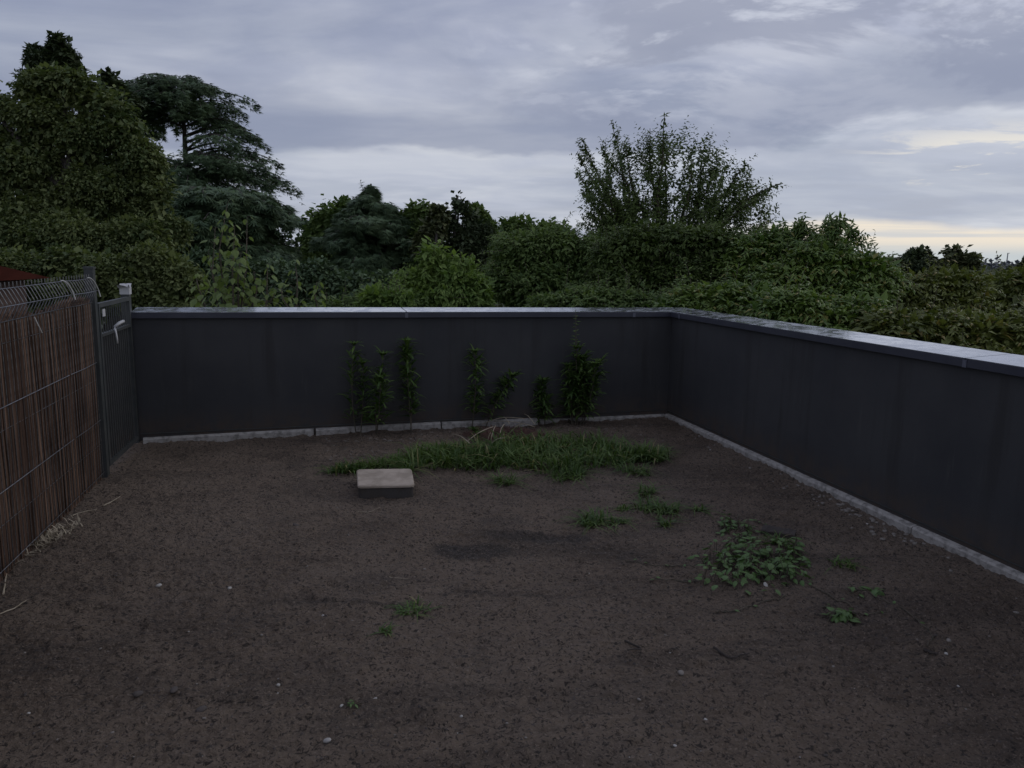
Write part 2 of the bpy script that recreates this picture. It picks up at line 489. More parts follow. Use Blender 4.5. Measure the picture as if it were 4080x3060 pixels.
ys = np.concatenate([np.linspace(-3.0, 1.8, 40)[:-1], 1.8 + (8.3 - 1.8) * np.linspace(0, 1, 500) ** 1.3])
xs = np.linspace(-3.7, 3.6, 600)
GX, GY = np.meshgrid(xs, ys)
V = np.stack([GX, GY, gz(GX, GY)], -1).reshape(-1, 3)
# keep vertices inside the walls' inner faces (plus a little)
def inside(P, m=0.12):
    q = P[:, :2] - C0
    return (q @ nL > -m) & (q @ nR > -m)
idx = np.arange(len(V)).reshape(GX.shape)
Q = np.stack([idx[:-1, :-1], idx[:-1, 1:], idx[1:, 1:], idx[1:, :-1]], -1).reshape(-1, 4)
ok = inside(V) & (V[:, 0] > -1.62 - 0.235 * V[:, 1] - 0.5)
Q = Q[ok[Q].all(1)]
used, inv = np.unique(Q, return_inverse=True)
me = mesh_np('terrace_soil', V[used], inv.reshape(Q.shape), smooth=True)
o = link('terrace_ground', me, None, M['soil']); tag(o, 'dark crusty soil covering the roof terrace', kind='structure')

# ------------------------------------------------------------------ parapet walls
ZC = 1.07
TILT = 0.055        # the coping falls inwards
def wall(label, u, nrm, length, z_end, start, seams, strips, skip=0.0):
    """inner face runs from C0 along u; nrm points to the terrace"""
    root = thing('parapet_wall', label, 'wall', (C0[0], C0[1], 0), math.atan2(u[1], u[0]))
    sg = 1 if np.cross(np.append(u, 0), np.append(nrm, 0))[2] > 0 else -1     # local +y or -y is inwards
    def zt(s): return ZC + (z_end - ZC) * s / length
    def bx(s0, s1, y0, y1, za0, zb0, za1, zb1, a0=0.0, a1=0.0, tilt=0.0):
        """span s0..s1, y across (positive inwards), za bottom / zb top at both ends; a0/a1 = mitre shift per metre of y"""
        y0, y1 = sorted((y0 * sg, y1 * sg))
        def sx(s, y, a): return s + a * y * sg
        pts = [(sx(s0, y0, a0), y0, za0), (sx(s1, y0, a1), y0, za1), (sx(s1, y1, a1), y1, za1), (sx(s0, y1, a0), y1, za0),
               (sx(s0, y0, a0), y0, zb0), (sx(s1, y0, a1), y0, zb1), (sx(s1, y1, a1), y1, zb1), (sx(s0, y1, a0), y1, zb0)]
        if tilt:
            pts = [(x, y, z + tilt * (0.03 - y * sg)) for (x, y, z) in pts]
        return pts
    th = 0.25
    mb = MB(); mb.hexa(bx(start, length, -th, 0, GZ, zt(0) - 0.045, GZ, zt(length) - 0.045)); mb.build('wall_body', M['render'], root)
    # coping sheets, mitred at the corner
    edges = [0.0] + seams + [length]
    for i in range(len(edges) - 1):
        a, b_ = edges[i] + (0.004 if i else 0), edges[i + 1] - (0.004 if i < len(edges) - 2 else 0)
        m0 = 1.0 / math.tan(math.acos(float(uL @ uR)) / 2) if i == 0 else 0.0
        mb = MB()
        mb.hexa(bx(a, b_, -th - 0.03, 0.03, zt(a) - 0.004, zt(a), zt(b_) - 0.004, zt(b_), m0, 0.0, TILT))
        mb.hexa(bx(a, b_, -th - 0.03, -th - 0.026, zt(a) - 0.05, zt(a) - 0.004, zt(b_) - 0.05, zt(b_) - 0.004, m0, 0.0, TILT))
        cs = mb.build('coping_sheet', M['coping'], root)
        mb = MB()
        mb.hexa(bx(a, b_, 0.026, 0.03, zt(a) - 0.05, zt(a) - 0.004, zt(b_) - 0.05, zt(b_) - 0.004, m0))
        mb.build('drip_edge', M['fascia'], cs)
    for s in seams:
        mb = MB()
        mb.hexa(bx(s - 0.02, s + 0.02, -th - 0.024, 0.024, zt(s) - 0.012, zt(s) - 0.006, zt(s) - 0.012, zt(s) - 0.006, 0.0, 0.0, TILT))
        mb.build('joint_strip', M['seam'], root)
        mb = MB(); mb.hexa(bx(s - 0.013, s + 0.013, 0.032, 0.034, zt(s) - 0.052, zt(s) - 0.010, zt(s) - 0.052, zt(s) - 0.010))
        mb.build('joint_clip', M['seam_clip'], root)
    # concrete skirting strips along the foot
    for (a, b_, z0, z1, pr) in strips:
        nseg = max(2, int((b_ - a) / 0.12))
        t = np.linspace(0, 1, nseg)
        P = []
        rr = np.random.default_rng(int(a * 100) + 5)
        jt = rr.normal(0, 0.0015, (nseg, 4))
        for k, q in enumerate(t):
            s = a + (b_ - a) * q
            zz0 = -0.06
            zz1 = z0[0] + (z0[1] - z0[0]) * q
            P += [(s, 0.002 * sg, zz0), (s, (pr + jt[k, 0]) * sg, zz0), (s, (pr + jt[k, 1]) * sg, zz1 - 0.012 + jt[k, 2]), (s, (pr - 0.010) * sg, zz1 + jt[k, 3]), (s, 0.002 * sg, zz1 + 0.004)]
        F = []
        for k in range(nseg - 1):
            for j in range(5):
                f = (k * 5 + j, (k + 1) * 5 + j, (k + 1) * 5 + (j + 1) % 5, k * 5 + (j + 1) % 5)
                F.append(f if sg < 0 else f[::-1])
        F.append((0, 1, 2, 3, 4)); F.append(tuple((nseg - 1) * 5 + j for j in range(5))[::-1])
        mb = MB(); mb.add(P, F); mb.build('skirting_strip', M['concrete_strip'], root)
    # thin sealing profile above the strips
    mb = MB(); mb.hexa(bx(0.02, length, 0.0015, 0.006, 0.082, 0.088, 0.082, 0.088)); mb.build('sealing_profile', M['post'], root)
    return root

wall('dark grey rendered parapet wall at the far side of the terrace, weeds at its foot', uL, nL, LEN_L, 1.09, -0.30,
     [0.42, 2.62], [(0.03, 1.35, (0.040, 0.045), 0, 0.035), (1.38, 2.30, (0.060, 0.065), 0, 0.04), (2.315, 3.42, (0.068, 0.06), 0, 0.04), (3.44, 4.8, (0.06, 0.05), 0, 0.035)])
wall('dark grey rendered parapet wall running along the right edge of the terrace', uR, nR, LEN_R, 1.118, 0.0,
     [0.22, 3.55, 6.5], [(0.045, 2.9, (0.052, 0.055), 0, 0.045), (2.905, 3.32, (0.055, 0.055), 0, 0.045), (3.327, 6.3, (0.055, 0.055), 0, 0.045), (6.306, 8.9, (0.055, 0.055), 0, 0.045)])

# ------------------------------------------------------------------ left fence
F1 = np.array([-2.85, 5.20])                    # tall post
FD = (F1 - np.array([-2.50, 3.70])); FD /= np.linalg.norm(FD)
END = np.array(C0 + uL * LEN_L)                 # left end of the far wall
froot = thing('mesh_fence', 'welded wire mesh fence with folded top edge, hung with brown reeds', 'fence', (F1[0], F1[1], 0), math.atan2(-FD[1], -FD[0]))
# local +x runs towards the viewer, local +y = away from (or towards) terrace
def wire_profile():
    return [(0, 0.000, 0.02), (0, 0.0, 1.225), (0, 0.012, 1.245), (0, 0.040, 1.305), (0, 0.040, 1.315), (0, 0.012, 1.375), (0, 0.0, 1.39), (0, 0.0, 1.418)]
perp = 1 if np.array([-(-FD[1]), -FD[0]]) @ np.array([1, 0]) > 0 else -1
prof = [(a, b_ * perp, c_) for a, b_, c_ in wire_profile()]
mb = MB(); mb.tube(prof, 0.0024, 4); vw = mb.mesh('vertical_wire'); vw.materials.append(M['wire'])
panels = [(0.04, 0.56), (0.60, 2.62), (2.66, 4.7)]
for (a, b_) in panels:
    k = a + 0.01
    while k < b_:
        w = link('vertical_wire', vw, froot); w.location = (k, 0, 0); w.rotation_euler.z = random.gauss(0, 0.02)
        k += 0.05
    for (zz, yy) in ((1.39, 0.0), (1.31, 0.045), (1.23, 0.0), (0.82, 0.0), (0.42, 0.0), (0.05, 0.0)):
        mb = MB(); mb.tube([(a - 0.005, (yy + 0.004) * perp, zz), ((a + b_) / 2, (yy + 0.004) * perp, zz - 0.004), (b_ + 0.005, (yy + 0.004) * perp, zz)], 0.0026, 4)
        mb.build('horizontal_wire', M['wire'], froot)
def box_post(name, root, x, y, w, z0, z1, mat):
    mb = MB(); mb.box(x - w / 2, x + w / 2, y - w / 2, y + w / 2, z0, z1); return mb.build(name, mat, root)
p_ = box_post('post', froot, -0.01, -0.01, 0.055, -0.3, 1.452, M['post'])
mb = MB(); mb.box(-0.042, 0.022, -0.042, 0.022, 1.452, 1.466); mb.build('post_cap', M['post'], p_)
box_post('post', froot, 2.64, -0.045 * perp, 0.05, -0.3, 1.42, M['post'])
box_post('post', froot, 4.73, -0.045 * perp, 0.05, -0.3, 1.42, M['post'])
# curved tie wires at the panel ends
for (x0, s) in ((0.57, 1.0), (0.05, 1.1)):
    t = np.linspace(0, 1, 9)
    P = [(x0 + 0.12 * s - 0.13 * s * math.sin(q * 1.57), 0.03 * perp + 0.03 * q * perp, 1.40 - 0.12 * s * (1 - math.cos(q * 1.57))) for q in t]
    mb = MB(); mb.tube(P, 0.0035, 5); mb.build('tie_wire', M['white_wire'], froot)
P = [(1.12, 0.02 * perp, 1.22), (1.10, 0.03 * perp, 1.17), (1.06, 0.03 * perp, 1.13)]
mb = MB(); mb.tube(P, 0.003, 5); mb.build('tie_wire', M['white_wire'], froot)

# reeds behind the wires
rt = thing('reed_screen', 'brown brushwood reed screen hanging behind the wire mesh fence', 'reed screen', (F1[0], F1[1], 0), math.atan2(-FD[1], -FD[0]))
nr = 1500
rx = rng.uniform(0.03, 4.7, nr); layer = rng.integers(0, 3, nr)
V, F = [], []
for i in range(nr):
    r = rng.uniform(0.0025, 0.0055); x = rx[i]; y = -perp * (0.012 + 0.012 * layer[i])
    zt_ = 1.235 + 0.05 * math.sin(x * 5) * 0.4 + rng.normal(0, 0.02); 
    tx, ty = rng.normal(0, 0.02), rng.normal(0, 0.006)
    zb = -0.02 + (rng.uniform(0, 0.5) if rng.random() < 0.1 else 0)
    mx, my = rng.normal(0, 0.012), rng.normal(0, 0.004)
    for (z, ox, oy) in ((zb, 0, 0), ((zb + zt_) / 2, tx / 2 + mx, ty / 2 + my), (zt_, tx, ty)):
        for a in range(3):
            V.append((x + ox + r * math.cos(a * 2.094 + i), y + oy + r * math.sin(a * 2.094 + i), z))
b0 = np.arange(nr)[:, None] * 9
for lv in (0, 3):
    for a in range(3):
        F.append(b0 + np.array([[lv + a, lv + (a + 1) % 3, lv + 3 + (a + 1) % 3, lv + 3 + a]]))
me = mesh_np('reeds', np.array(V), np.concatenate(F)); me.materials.append(M['reed'])
o = link('reeds', me, rt); tag(o, kind='stuff')
for z in (0.25, 0.7, 1.12):
    mb = MB(); mb.tube([(0.03, -perp * 0.006, z), (4.7, -perp * 0.006, z)], 0.0018, 4); mb.build('binding_wire', M['wire'], rt)

# low gate between the tall post and the end of the parapet
gv = END - F1
glen = np.linalg.norm(gv)
groot = thing('garden_gate', 'low dark metal gate between the tall fence post and the far parapet', 'gate', (F1[0], F1[1], 0), math.atan2(gv[1], gv[0]))
GH = 1.215
for (z0, z1) in ((GH - 0.03, GH), (0.98, 1.0), (0.06, 0.09)):
    mb = MB(); mb.box(0.07, glen - 0.07, -0.015, 0.015, z0, z1); mb.build('rail', M['post'], groot)
for x in (0.085, glen - 0.085):
    mb = MB(); mb.box(x - 0.0145, x + 0.0145, -0.0146, 0.0146, 0.09, GH - 0.03); mb.build('stile', M['post'], groot)
x = 0.14
while x < glen - 0.12:
    mb = MB(); mb.tube([(x, 0.0, 0.09), (x, 0.0, GH - 0.03)], 0.004, 5); mb.build('bar', M['post'], groot); x += 0.055
mb = MB(); mb.box(0.105, glen - 0.105, 0.006, 0.010, 0.092, 0.975); mb.build('sheet_panel', M['render'], groot)
mb = MB(); mb.box(0.13, 0.185, -0.022, -0.016, 1.12, 1.17); mb.build('plate', M['plate'], groot)
mb = MB(); mb.tube([(0.40, -0.02, 1.02), (0.42, -0.05, 1.05), (0.50, -0.055, 1.055)], 0.012, 6); mb.tube([(0.40, -0.02, 1.02), (0.395, -0.03, 0.94), (0.40, -0.03, 0.90)], 0.007, 5)
mb.build('handle', M['white_plastic'], groot, smooth=True)

pend = END + np.array([0.0, 0.0])
proot = thing('end_post', 'dark square post with a pale cap where the gate meets the far parapet', 'post', (pend[0] - 0.03, pend[1] - 0.01, 0), math.atan2(gv[1], gv[0]))
mb = MB(); mb.box(-0.03, 0.03, -0.03, 0.03, 0, 1.275); mb.build('post_shaft', M['post'], proot)
# crumpled pale cap
nx = 9
V = []; F = []
for j in range(4):
    for i in range(nx):
        t = i / (nx - 1)
        V.append((-0.09 + 0.125 * t, -0.04 + 0.08 * j / 3, 1.300 + 0.016 * math.sin(t * 7.5 + 0.6 * j) - 0.008 * (1 - t)))
for j in range(3):
    for i in range(nx - 1):
        a = j * nx + i; F.append((a, a + 1, a + nx + 1, a + nx))
mb = MB(); mb.add(V, F); mb.box(-0.034, 0.036, -0.036, 0.036, 1.23, 1.288)
o = mb.build('post_cap', M['white_plastic'], proot, smooth=False)

# red roofed shed beyond the fence
sroot = thing('shed', 'low outbuilding with a dark red sheet roof beyond the left fence', 'shed', (-10.5, 11.5, GZ))
def sl(P): return [(p[0], p[1], p[2]) for p in P]
pbr = aty(207, 1108, 14.0); prd = aty(-30, 1052, 11.8)
rz_top, rz_eave = prd[2] - GZ, pbr[2] - GZ
ax, bx_, y0, y1 = -5.9, pbr[0] + 10.5, -2.1, pbr[1] - 11.5
ra, rb, ry = -3.2, prd[0] + 10.5, prd[1] - 11.5
mb = MB(); mb.box(-5.6, bx_ - 0.3, -1.8, y1 - 0.3, 0, rz_eave - 0.03); mb.build('wall', M['shed_wall'], sroot)
mb = MB()
mb.add([(ax, y0, rz_eave), (bx_, y0, rz_eave), (bx_, y1, rz_eave), (ax, y1, rz_eave), (ra, ry, rz_top), (rb, ry, rz_top)],
       [(0, 1, 5, 4), (1, 2, 5), (2, 3, 4, 5), (3, 0, 4), (3, 2, 1, 0)])
rf = mb.build('roof', M['red_sheet'], sroot)
for i in range(12):
    f = (i + 0.5) / 12
    P0 = np.array([ax + (bx_ - ax) * f, y0, rz_eave + 0.012]); 
    X = min(max(P0[0], ra), rb); 
    k = 1.0 if ra <= P0[0] <= rb else ((P0[0] - ax) / (ra - ax) if P0[0] < ra else (bx_ - P0[0]) / (bx_ - rb))
    P1 = np.array([P0[0], y0 + (ry - y0) * k, rz_eave + (rz_top - rz_eave) * k + 0.012])
    mb = MB(); mb.tube([P0, P1], 0.018, 4); mb.build('seam', M['red_sheet'], rf)

# ------------------------------------------------------------------ foliage tools
def unit(v):
    return v / (np.linalg.norm(v, axis=-1, keepdims=True) + 1e-9)

def rdir(n):
    return unit(rng.normal(size=(n, 3)))

FOLD = (np.array([(0, 0, 0), (-.5, .42, -.05), (.5, .42, -.05), (0, 1, -.22), (0, .45, .09)], float),
        np.array([(0, 4, 1), (4, 3, 1), (0, 2, 4), (4, 2, 3)]))
QUAD = (np.array([(0, 0, 0), (.5, .45, .05), (0, 1, -.08), (-.5, .45, .05)], float), np.array([(0, 1, 2, 3)]))
BLADE = (np.array([(-.5, 0, 0), (.5, 0, 0), (.45, .4, .10), (-.45, .4, .10), (.3, .75, .08), (-.3, .75, .08), (0, 1, -.05)], float),
         np.array([(0, 1, 2), (0, 2, 3), (3, 2, 4), (3, 4, 5), (5, 4, 6)]))
# three needle-like blades in a fan, for conifer sprays
_s = []
for a in (-0.6, -0.2, 0.2, 0.6):
    ca, sa = math.cos(a), math.sin(a)
    for (x, y, z) in ((-.10, 0, 0), (.10, 0, 0), (0, 1, -.12 - abs(a) * .2)):
        _s.append((x * ca + y * sa, -x * sa + y * ca, z))
SPRAY = (np.array(_s), np.array([(0, 1, 2), (3, 4, 5), (6, 7, 8), (9, 10, 11)]))

def leaves(tmpl, P, D, N, L, W):
    """place template leaves: P base, D tip direction, N up hint, L length, W width"""
    T, F = tmpl
    D = unit(D); X = unit(np.cross(D, N)); Z = np.cross(X, D)
    L = np.broadcast_to(L, (len(P),)); W = np.broadcast_to(W, (len(P),))
    V = P[:, None] + X[:, None] * (T[None, :, 0, None] * W[:, None, None]) + D[:, None] * (T[None, :, 1, None] * L[:, None, None]) + Z[:, None] * (T[None, :, 2, None] * L[:, None, None])
    FF = F[None] + (np.arange(len(P)) * len(T))[:, None, None]
    return V.reshape(-1, 3), FF.reshape(-1, F.shape[1])

class LB:
    def __init__(s): s.v, s.f, s.n = [], [], 0
    def add(s, VF):
        V, F = VF
        if len(V) == 0: return
        s.v.append(V); s.f.append(F + s.n); s.n += len(V)
    def build(s, name, mat, parent, origin=(0, 0, 0), kind='stuff', smooth=False):
        V = np.concatenate(s.v) - np.asarray(origin)[None]
        F = {}
        for f in s.f: F.setdefault(f.shape[1], []).append(f)
        me = mesh_np(name, V, [np.concatenate(x) for x in F.values()], smooth); me.materials.append(mat)
        o = link(name, me, parent)
        if kind: tag(o, kind=kind)
        return o

def clump_leaves(centres, radii, per, size, tmpl=QUAD, squash=0.75, w=0.55, droop=0.35):
    n = len(centres) * per
    c = np.repeat(centres, per, 0); r = np.repeat(radii, per)
    u = rdir(n); rad = rng.uniform(0.25, 1.0, n) ** 0.6
    off = u * (rad * r)[:, None]; off[:, 2] *= squash
    D = unit(u * 0.8 + rdir(n) * 0.8 + np.array([0, 0, -droop]))
    N = unit(u * 0.5 + rdir(n) * 0.45 + np.array([0, 0, 1.0]))
    L = size * rng.uniform(0.65, 1.3, n)
    return leaves(tmpl, c + off, D, N, L, L * w)

def lobe_shell(lobes, n, front=0.75, jitter=0.14, inner=0.0):
    """lobes: (cx,cy,cz,rx,ry,rz) world; returns points on their outer skin and outward directions"""
    A = np.array(lobes, float)
    wgt = (A[:, 3] * A[:, 5]); wgt /= wgt.sum()
    k = rng.choice(len(A), n, p=wgt)
    u = rdir(n)
    flip = (u[:, 1] > 0) & (rng.random(n) < (front - 0.5) * 2)
    u[flip, 1] *= -1
    lump = 1 + 0.12 * np.sin(u[:, 0] * 7 + k) * np.cos(u[:, 2] * 6 + 2 * k)
    rad = (1 - inner - np.abs(rng.normal(0, jitter, n))) * lump
    P = A[k, :3] + u * A[k, 3:6] * rad[:, None]
    # drop points well inside another lobe
    keep = np.ones(n, bool)
    for i in range(len(A)):
        q = ((P - A[i, :3]) / A[i, 3:6])
        keep &= ~((np.linalg.norm(q, axis=1) < 0.68 - inner) & (k != i))
    lobe_shell.size = A[k[keep], 3:6].min(axis=1)
    return P[keep], u[keep]

def px_lobes(L, Y, depth=0.8):
    """(px,py,rx_px,ry_px[,dy]) in photo pixels at depth Y -> world ellipsoids"""
    out_ = []
    for l in L:
        yy = Y + (l[4] if len(l) > 4 else 0.0)
        c_ = aty(l[0], l[1], yy); s = yy / FPX * 1.02
        out_.append((c_[0], c_[1], c_[2], l[2] * s, max(l[2], l[3]) * s * depth, l[3] * s))
    return out_

def tapered(mb, A, B, r0, r1, bend=0.0, n=7, k=7):
    A, B = np.array(A, float), np.array(B, float)
    t = np.linspace(0, 1, n)[:, None]
    s = rng.normal(0, bend, 3); s[2] *= 0.3
    P = A + (B - A) * t + np.sin(t * math.pi) * s
    mb.tube(P, np.linspace(r0, r1, n), k)
    return P

def broad_tree(name, label, cat, L, Y, mat, leaf, nclump, per, clump_r, tmpl=QUAD, trunk=0.25, group=None, extra=None, squash=0.7, w=0.6, jitter=0.14, inner_leaf=True, limbs=6, bough_n=20):
    lob = px_lobes(L, Y)
    lob = [tuple(l[:3]) + tuple(max(r * 0.6, r - clump_r * 0.5) for r in l[3:]) for l in lob]     # room for the clumps on the skin
    A = np.array(lob)
    base = np.array([A[:, 0].mean(), A[:, 1].mean(), GZ])
    root = thing(name, label, cat, tuple(base), 0, group)
    # boughs: smaller lobes sitting on the big ones, leaf clumps on those
    nb_ = max(16, nclump // bough_n)
    Pb, ub = lobe_shell(lob, nb_, jitter=0.10)
    rb_ = np.minimum(clump_r * rng.uniform(1.3, 3.4, len(Pb)), lobe_shell.size * 0.75)
    bough = [(p[0], p[1], p[2], r, r, r * 0.72) for p, r in zip(Pb - ub * rb_[:, None] * 0.85, rb_)]
    kk = rng.integers(0, len(bough), nclump); BA = np.array(bough)
    uu = rdir(nclump); uu[:, 2] = np.where(rng.random(nclump) < 0.6, np.abs(uu[:, 2]), uu[:, 2])
    P = BA[kk, :3] + uu * BA[kk, 3:6] * rng.uniform(0.75, 1.08, nclump)[:, None]
    lb = LB()
    lb.add(clump_leaves(P, clump_r * rng.uniform(0.45, 0.9, len(P)), int(per * 1.5), leaf * 0.72, tmpl, squash, w))
    if inner_leaf:
        P2, u2 = lobe_shell(lob, int(nclump * 1.3), jitter=0.12, inner=0.27)
        lb.add(clump_leaves(P2, np.full(len(P2), clump_r * 0.9), max(4, per // 4), leaf * 1.25, QUAD, 0.8, 0.75))
    if extra is not None: extra(lb, lob)
    lb.build('crown', mat, root, base)
    mb = MB()
    top = np.array([base[0], base[1], A[:, 2].mean()])
    tapered(mb, base + (0, 0, -0.2), top, trunk, trunk * 0.5, 0.15, 8, 8)
    for i in range(limbs):
        a = A[i % len(A)]
        st = base + (top - base) * rng.uniform(0.45, 0.9)
        tapered(mb, st, a[:3] + rng.normal(0, 0.3, 3) * a[3:6] * 0.5, trunk * 0.4, trunk * 0.1, 0.2, 6, 5)
    m_ = mb.mesh('trunk', True); m_.materials.append(M['bark'])
    for v in (): pass
    o = link('trunk', m_, root); o.location = -Vector(base)
    return root

def conifer(name, label, cat, cx, Y, env, top_y, nb, mat, leaf=0.28, droop=0.10, trunk=0.3, base_y=None, gap=None, dens=34, plate=0.30, curl=0.0, fringe=0.12):
    """env: [(py, half width px)] from the top down; layered branches on a straight trunk"""
    ys_ = np.array([e[0] for e in env], float); hw = np.array([e[1] for e in env], float)
    s = Y / FPX
    c0 = aty(cx, top_y, Y); base = np.array([c0[0], c0[1], GZ])
    root = thing(name, label, cat, tuple(base))
    lb = LB(); mb = MB()
    tapered(mb, base - (0, 0, .2), c0, trunk, 0.04, 0.05, 10, 8)
    for i in range(nb):
        f = (i + 0.5) / nb
        py = ys_[0] + (ys_[-1] - ys_[0]) * f + rng.normal(0, 6)
        R = np.interp(py, ys_, hw) * s
        a = rng.uniform(0, 2 * math.pi)
        if rng.random() < 0.35: a = -abs(a - math.pi) if a < math.pi else a      # a few more to the near side
        if gap and gap(py, a): continue
        R *= rng.uniform(0.72, 1.06)
        z0 = aty(cx, py, Y)[2] + R * 0.12
        d = np.array([math.cos(a), math.sin(a), 0.0])
        nrm = np.array([-d[1], d[0], 0.0])
        m_ = 14
        t = np.linspace(0, 1, m_)
        zz = z0 + R * (0.16 * np.sin(t * math.pi * 0.8) - droop * 2.2 * t ** 2)
        Pb = np.array([base[0], base[1], 0]) + d * (R * t)[:, None]; Pb[:, 2] = zz
        Pb += nrm * (np.sin(t * 3) * R * rng.normal(0, 0.06))[:, None]
        mb.tube(Pb, np.linspace(max(0.03, R * 0.018), 0.01, m_), 4, False)
        n_ = int(dens * (R / 3.0 + 0.4) * (R / 3.0 + 0.6))
        tt = rng.uniform(0.12, 1.0, n_) ** 0.75
        half = plate * R * np.sin(np.clip(tt * 0.92 + 0.12, 0, 1) * math.pi) ** 0.7
        lat = rng.uniform(-1, 1, n_) * half
        B = np.stack([np.interp(tt, t, Pb[:, j]) for j in range(3)], 1)
        B += nrm * lat[:, None]
        B[:, 2] += rng.normal(0, 0.07, n_) * (0.6 + R * 0.2) - np.abs(lat) * 0.16 + curl * tt - np.abs(rng.normal(0, fringe, n_))
        D = unit(d * 1.0 + nrm * (np.sign(lat) * rng.uniform(0.2, 1.3, n_))[:, None] + rng.normal(0, 0.3, (n_, 3)) + np.array([0, 0, -0.4]))
        lb.add(leaves(SPRAY, B, D, np.tile([0, 0, 1.0], (n_, 1)) + rng.normal(0, 0.25, (n_, 3)), leaf * rng.uniform(0.6, 1.35, n_), leaf * 1.1))
    lb.build('crown', mat, root, base)
    m2 = mb.mesh('trunk', True); m2.materials.append(M['bark'])
    o = link('trunk', m2, root); o.location = -Vector(base)
    return root

def shoot(lb, mb, P0, P1, leaf, n, bend=0.12, r=0.006, t0=0.1, w=0.45, droop=0.5, tmpl=FOLD, grow=1.0, k=4, side=0.9, sag=0.0):
    """one twig with alternate leaves"""
    P0, P1 = np.array(P0, float), np.array(P1, float)
    m_ = 8; t = np.linspace(0, 1, m_)[:, None]
    ax_ = P1 - P0; Ln = np.linalg.norm(ax_)
    off = rng.normal(0, bend * Ln, 3)
    P = P0 + ax_ * t + np.sin(t * math.pi) * off
    P[:, 2] -= (t[:, 0] ** 2) * sag * Ln
    if mb is not None: mb.tube(P, np.linspace(r, r * 0.35, m_), k, False)
    tt = np.linspace(t0, 1.0, n) + rng.normal(0, 0.01, n)
    tt = np.clip(tt, 0, 1)
    B = np.stack([np.interp(tt, t[:, 0], P[:, j]) for j in range(3)], 1)
    T = unit(np.gradient(P, axis=0)); TT = np.stack([np.interp(tt, t[:, 0], T[:, j]) for j in range(3)], 1)
    S = unit(np.cross(TT, rdir(1)[0])); U = np.cross(TT, S)
    a = np.arange(n) * 2.4 + rng.uniform(0, 6)
    sd_ = S * np.cos(a)[:, None] + U * np.sin(a)[:, None]
    D = unit(TT * 0.6 + sd_ * side + np.array([0, 0, -droop * 0.5]) + rng.normal(0, 0.15, (n, 3)))
    N = unit(np.array([0, 0, 1.0]) + TT * 0.4 + rng.normal(0, 0.3, (n, 3)))
    L = leaf * rng.uniform(0.7, 1.2, n) * (1 - 0.55 * tt ** 3 * grow)
    lb.add(leaves(tmpl, B, D, N, L, L * w))
    return P

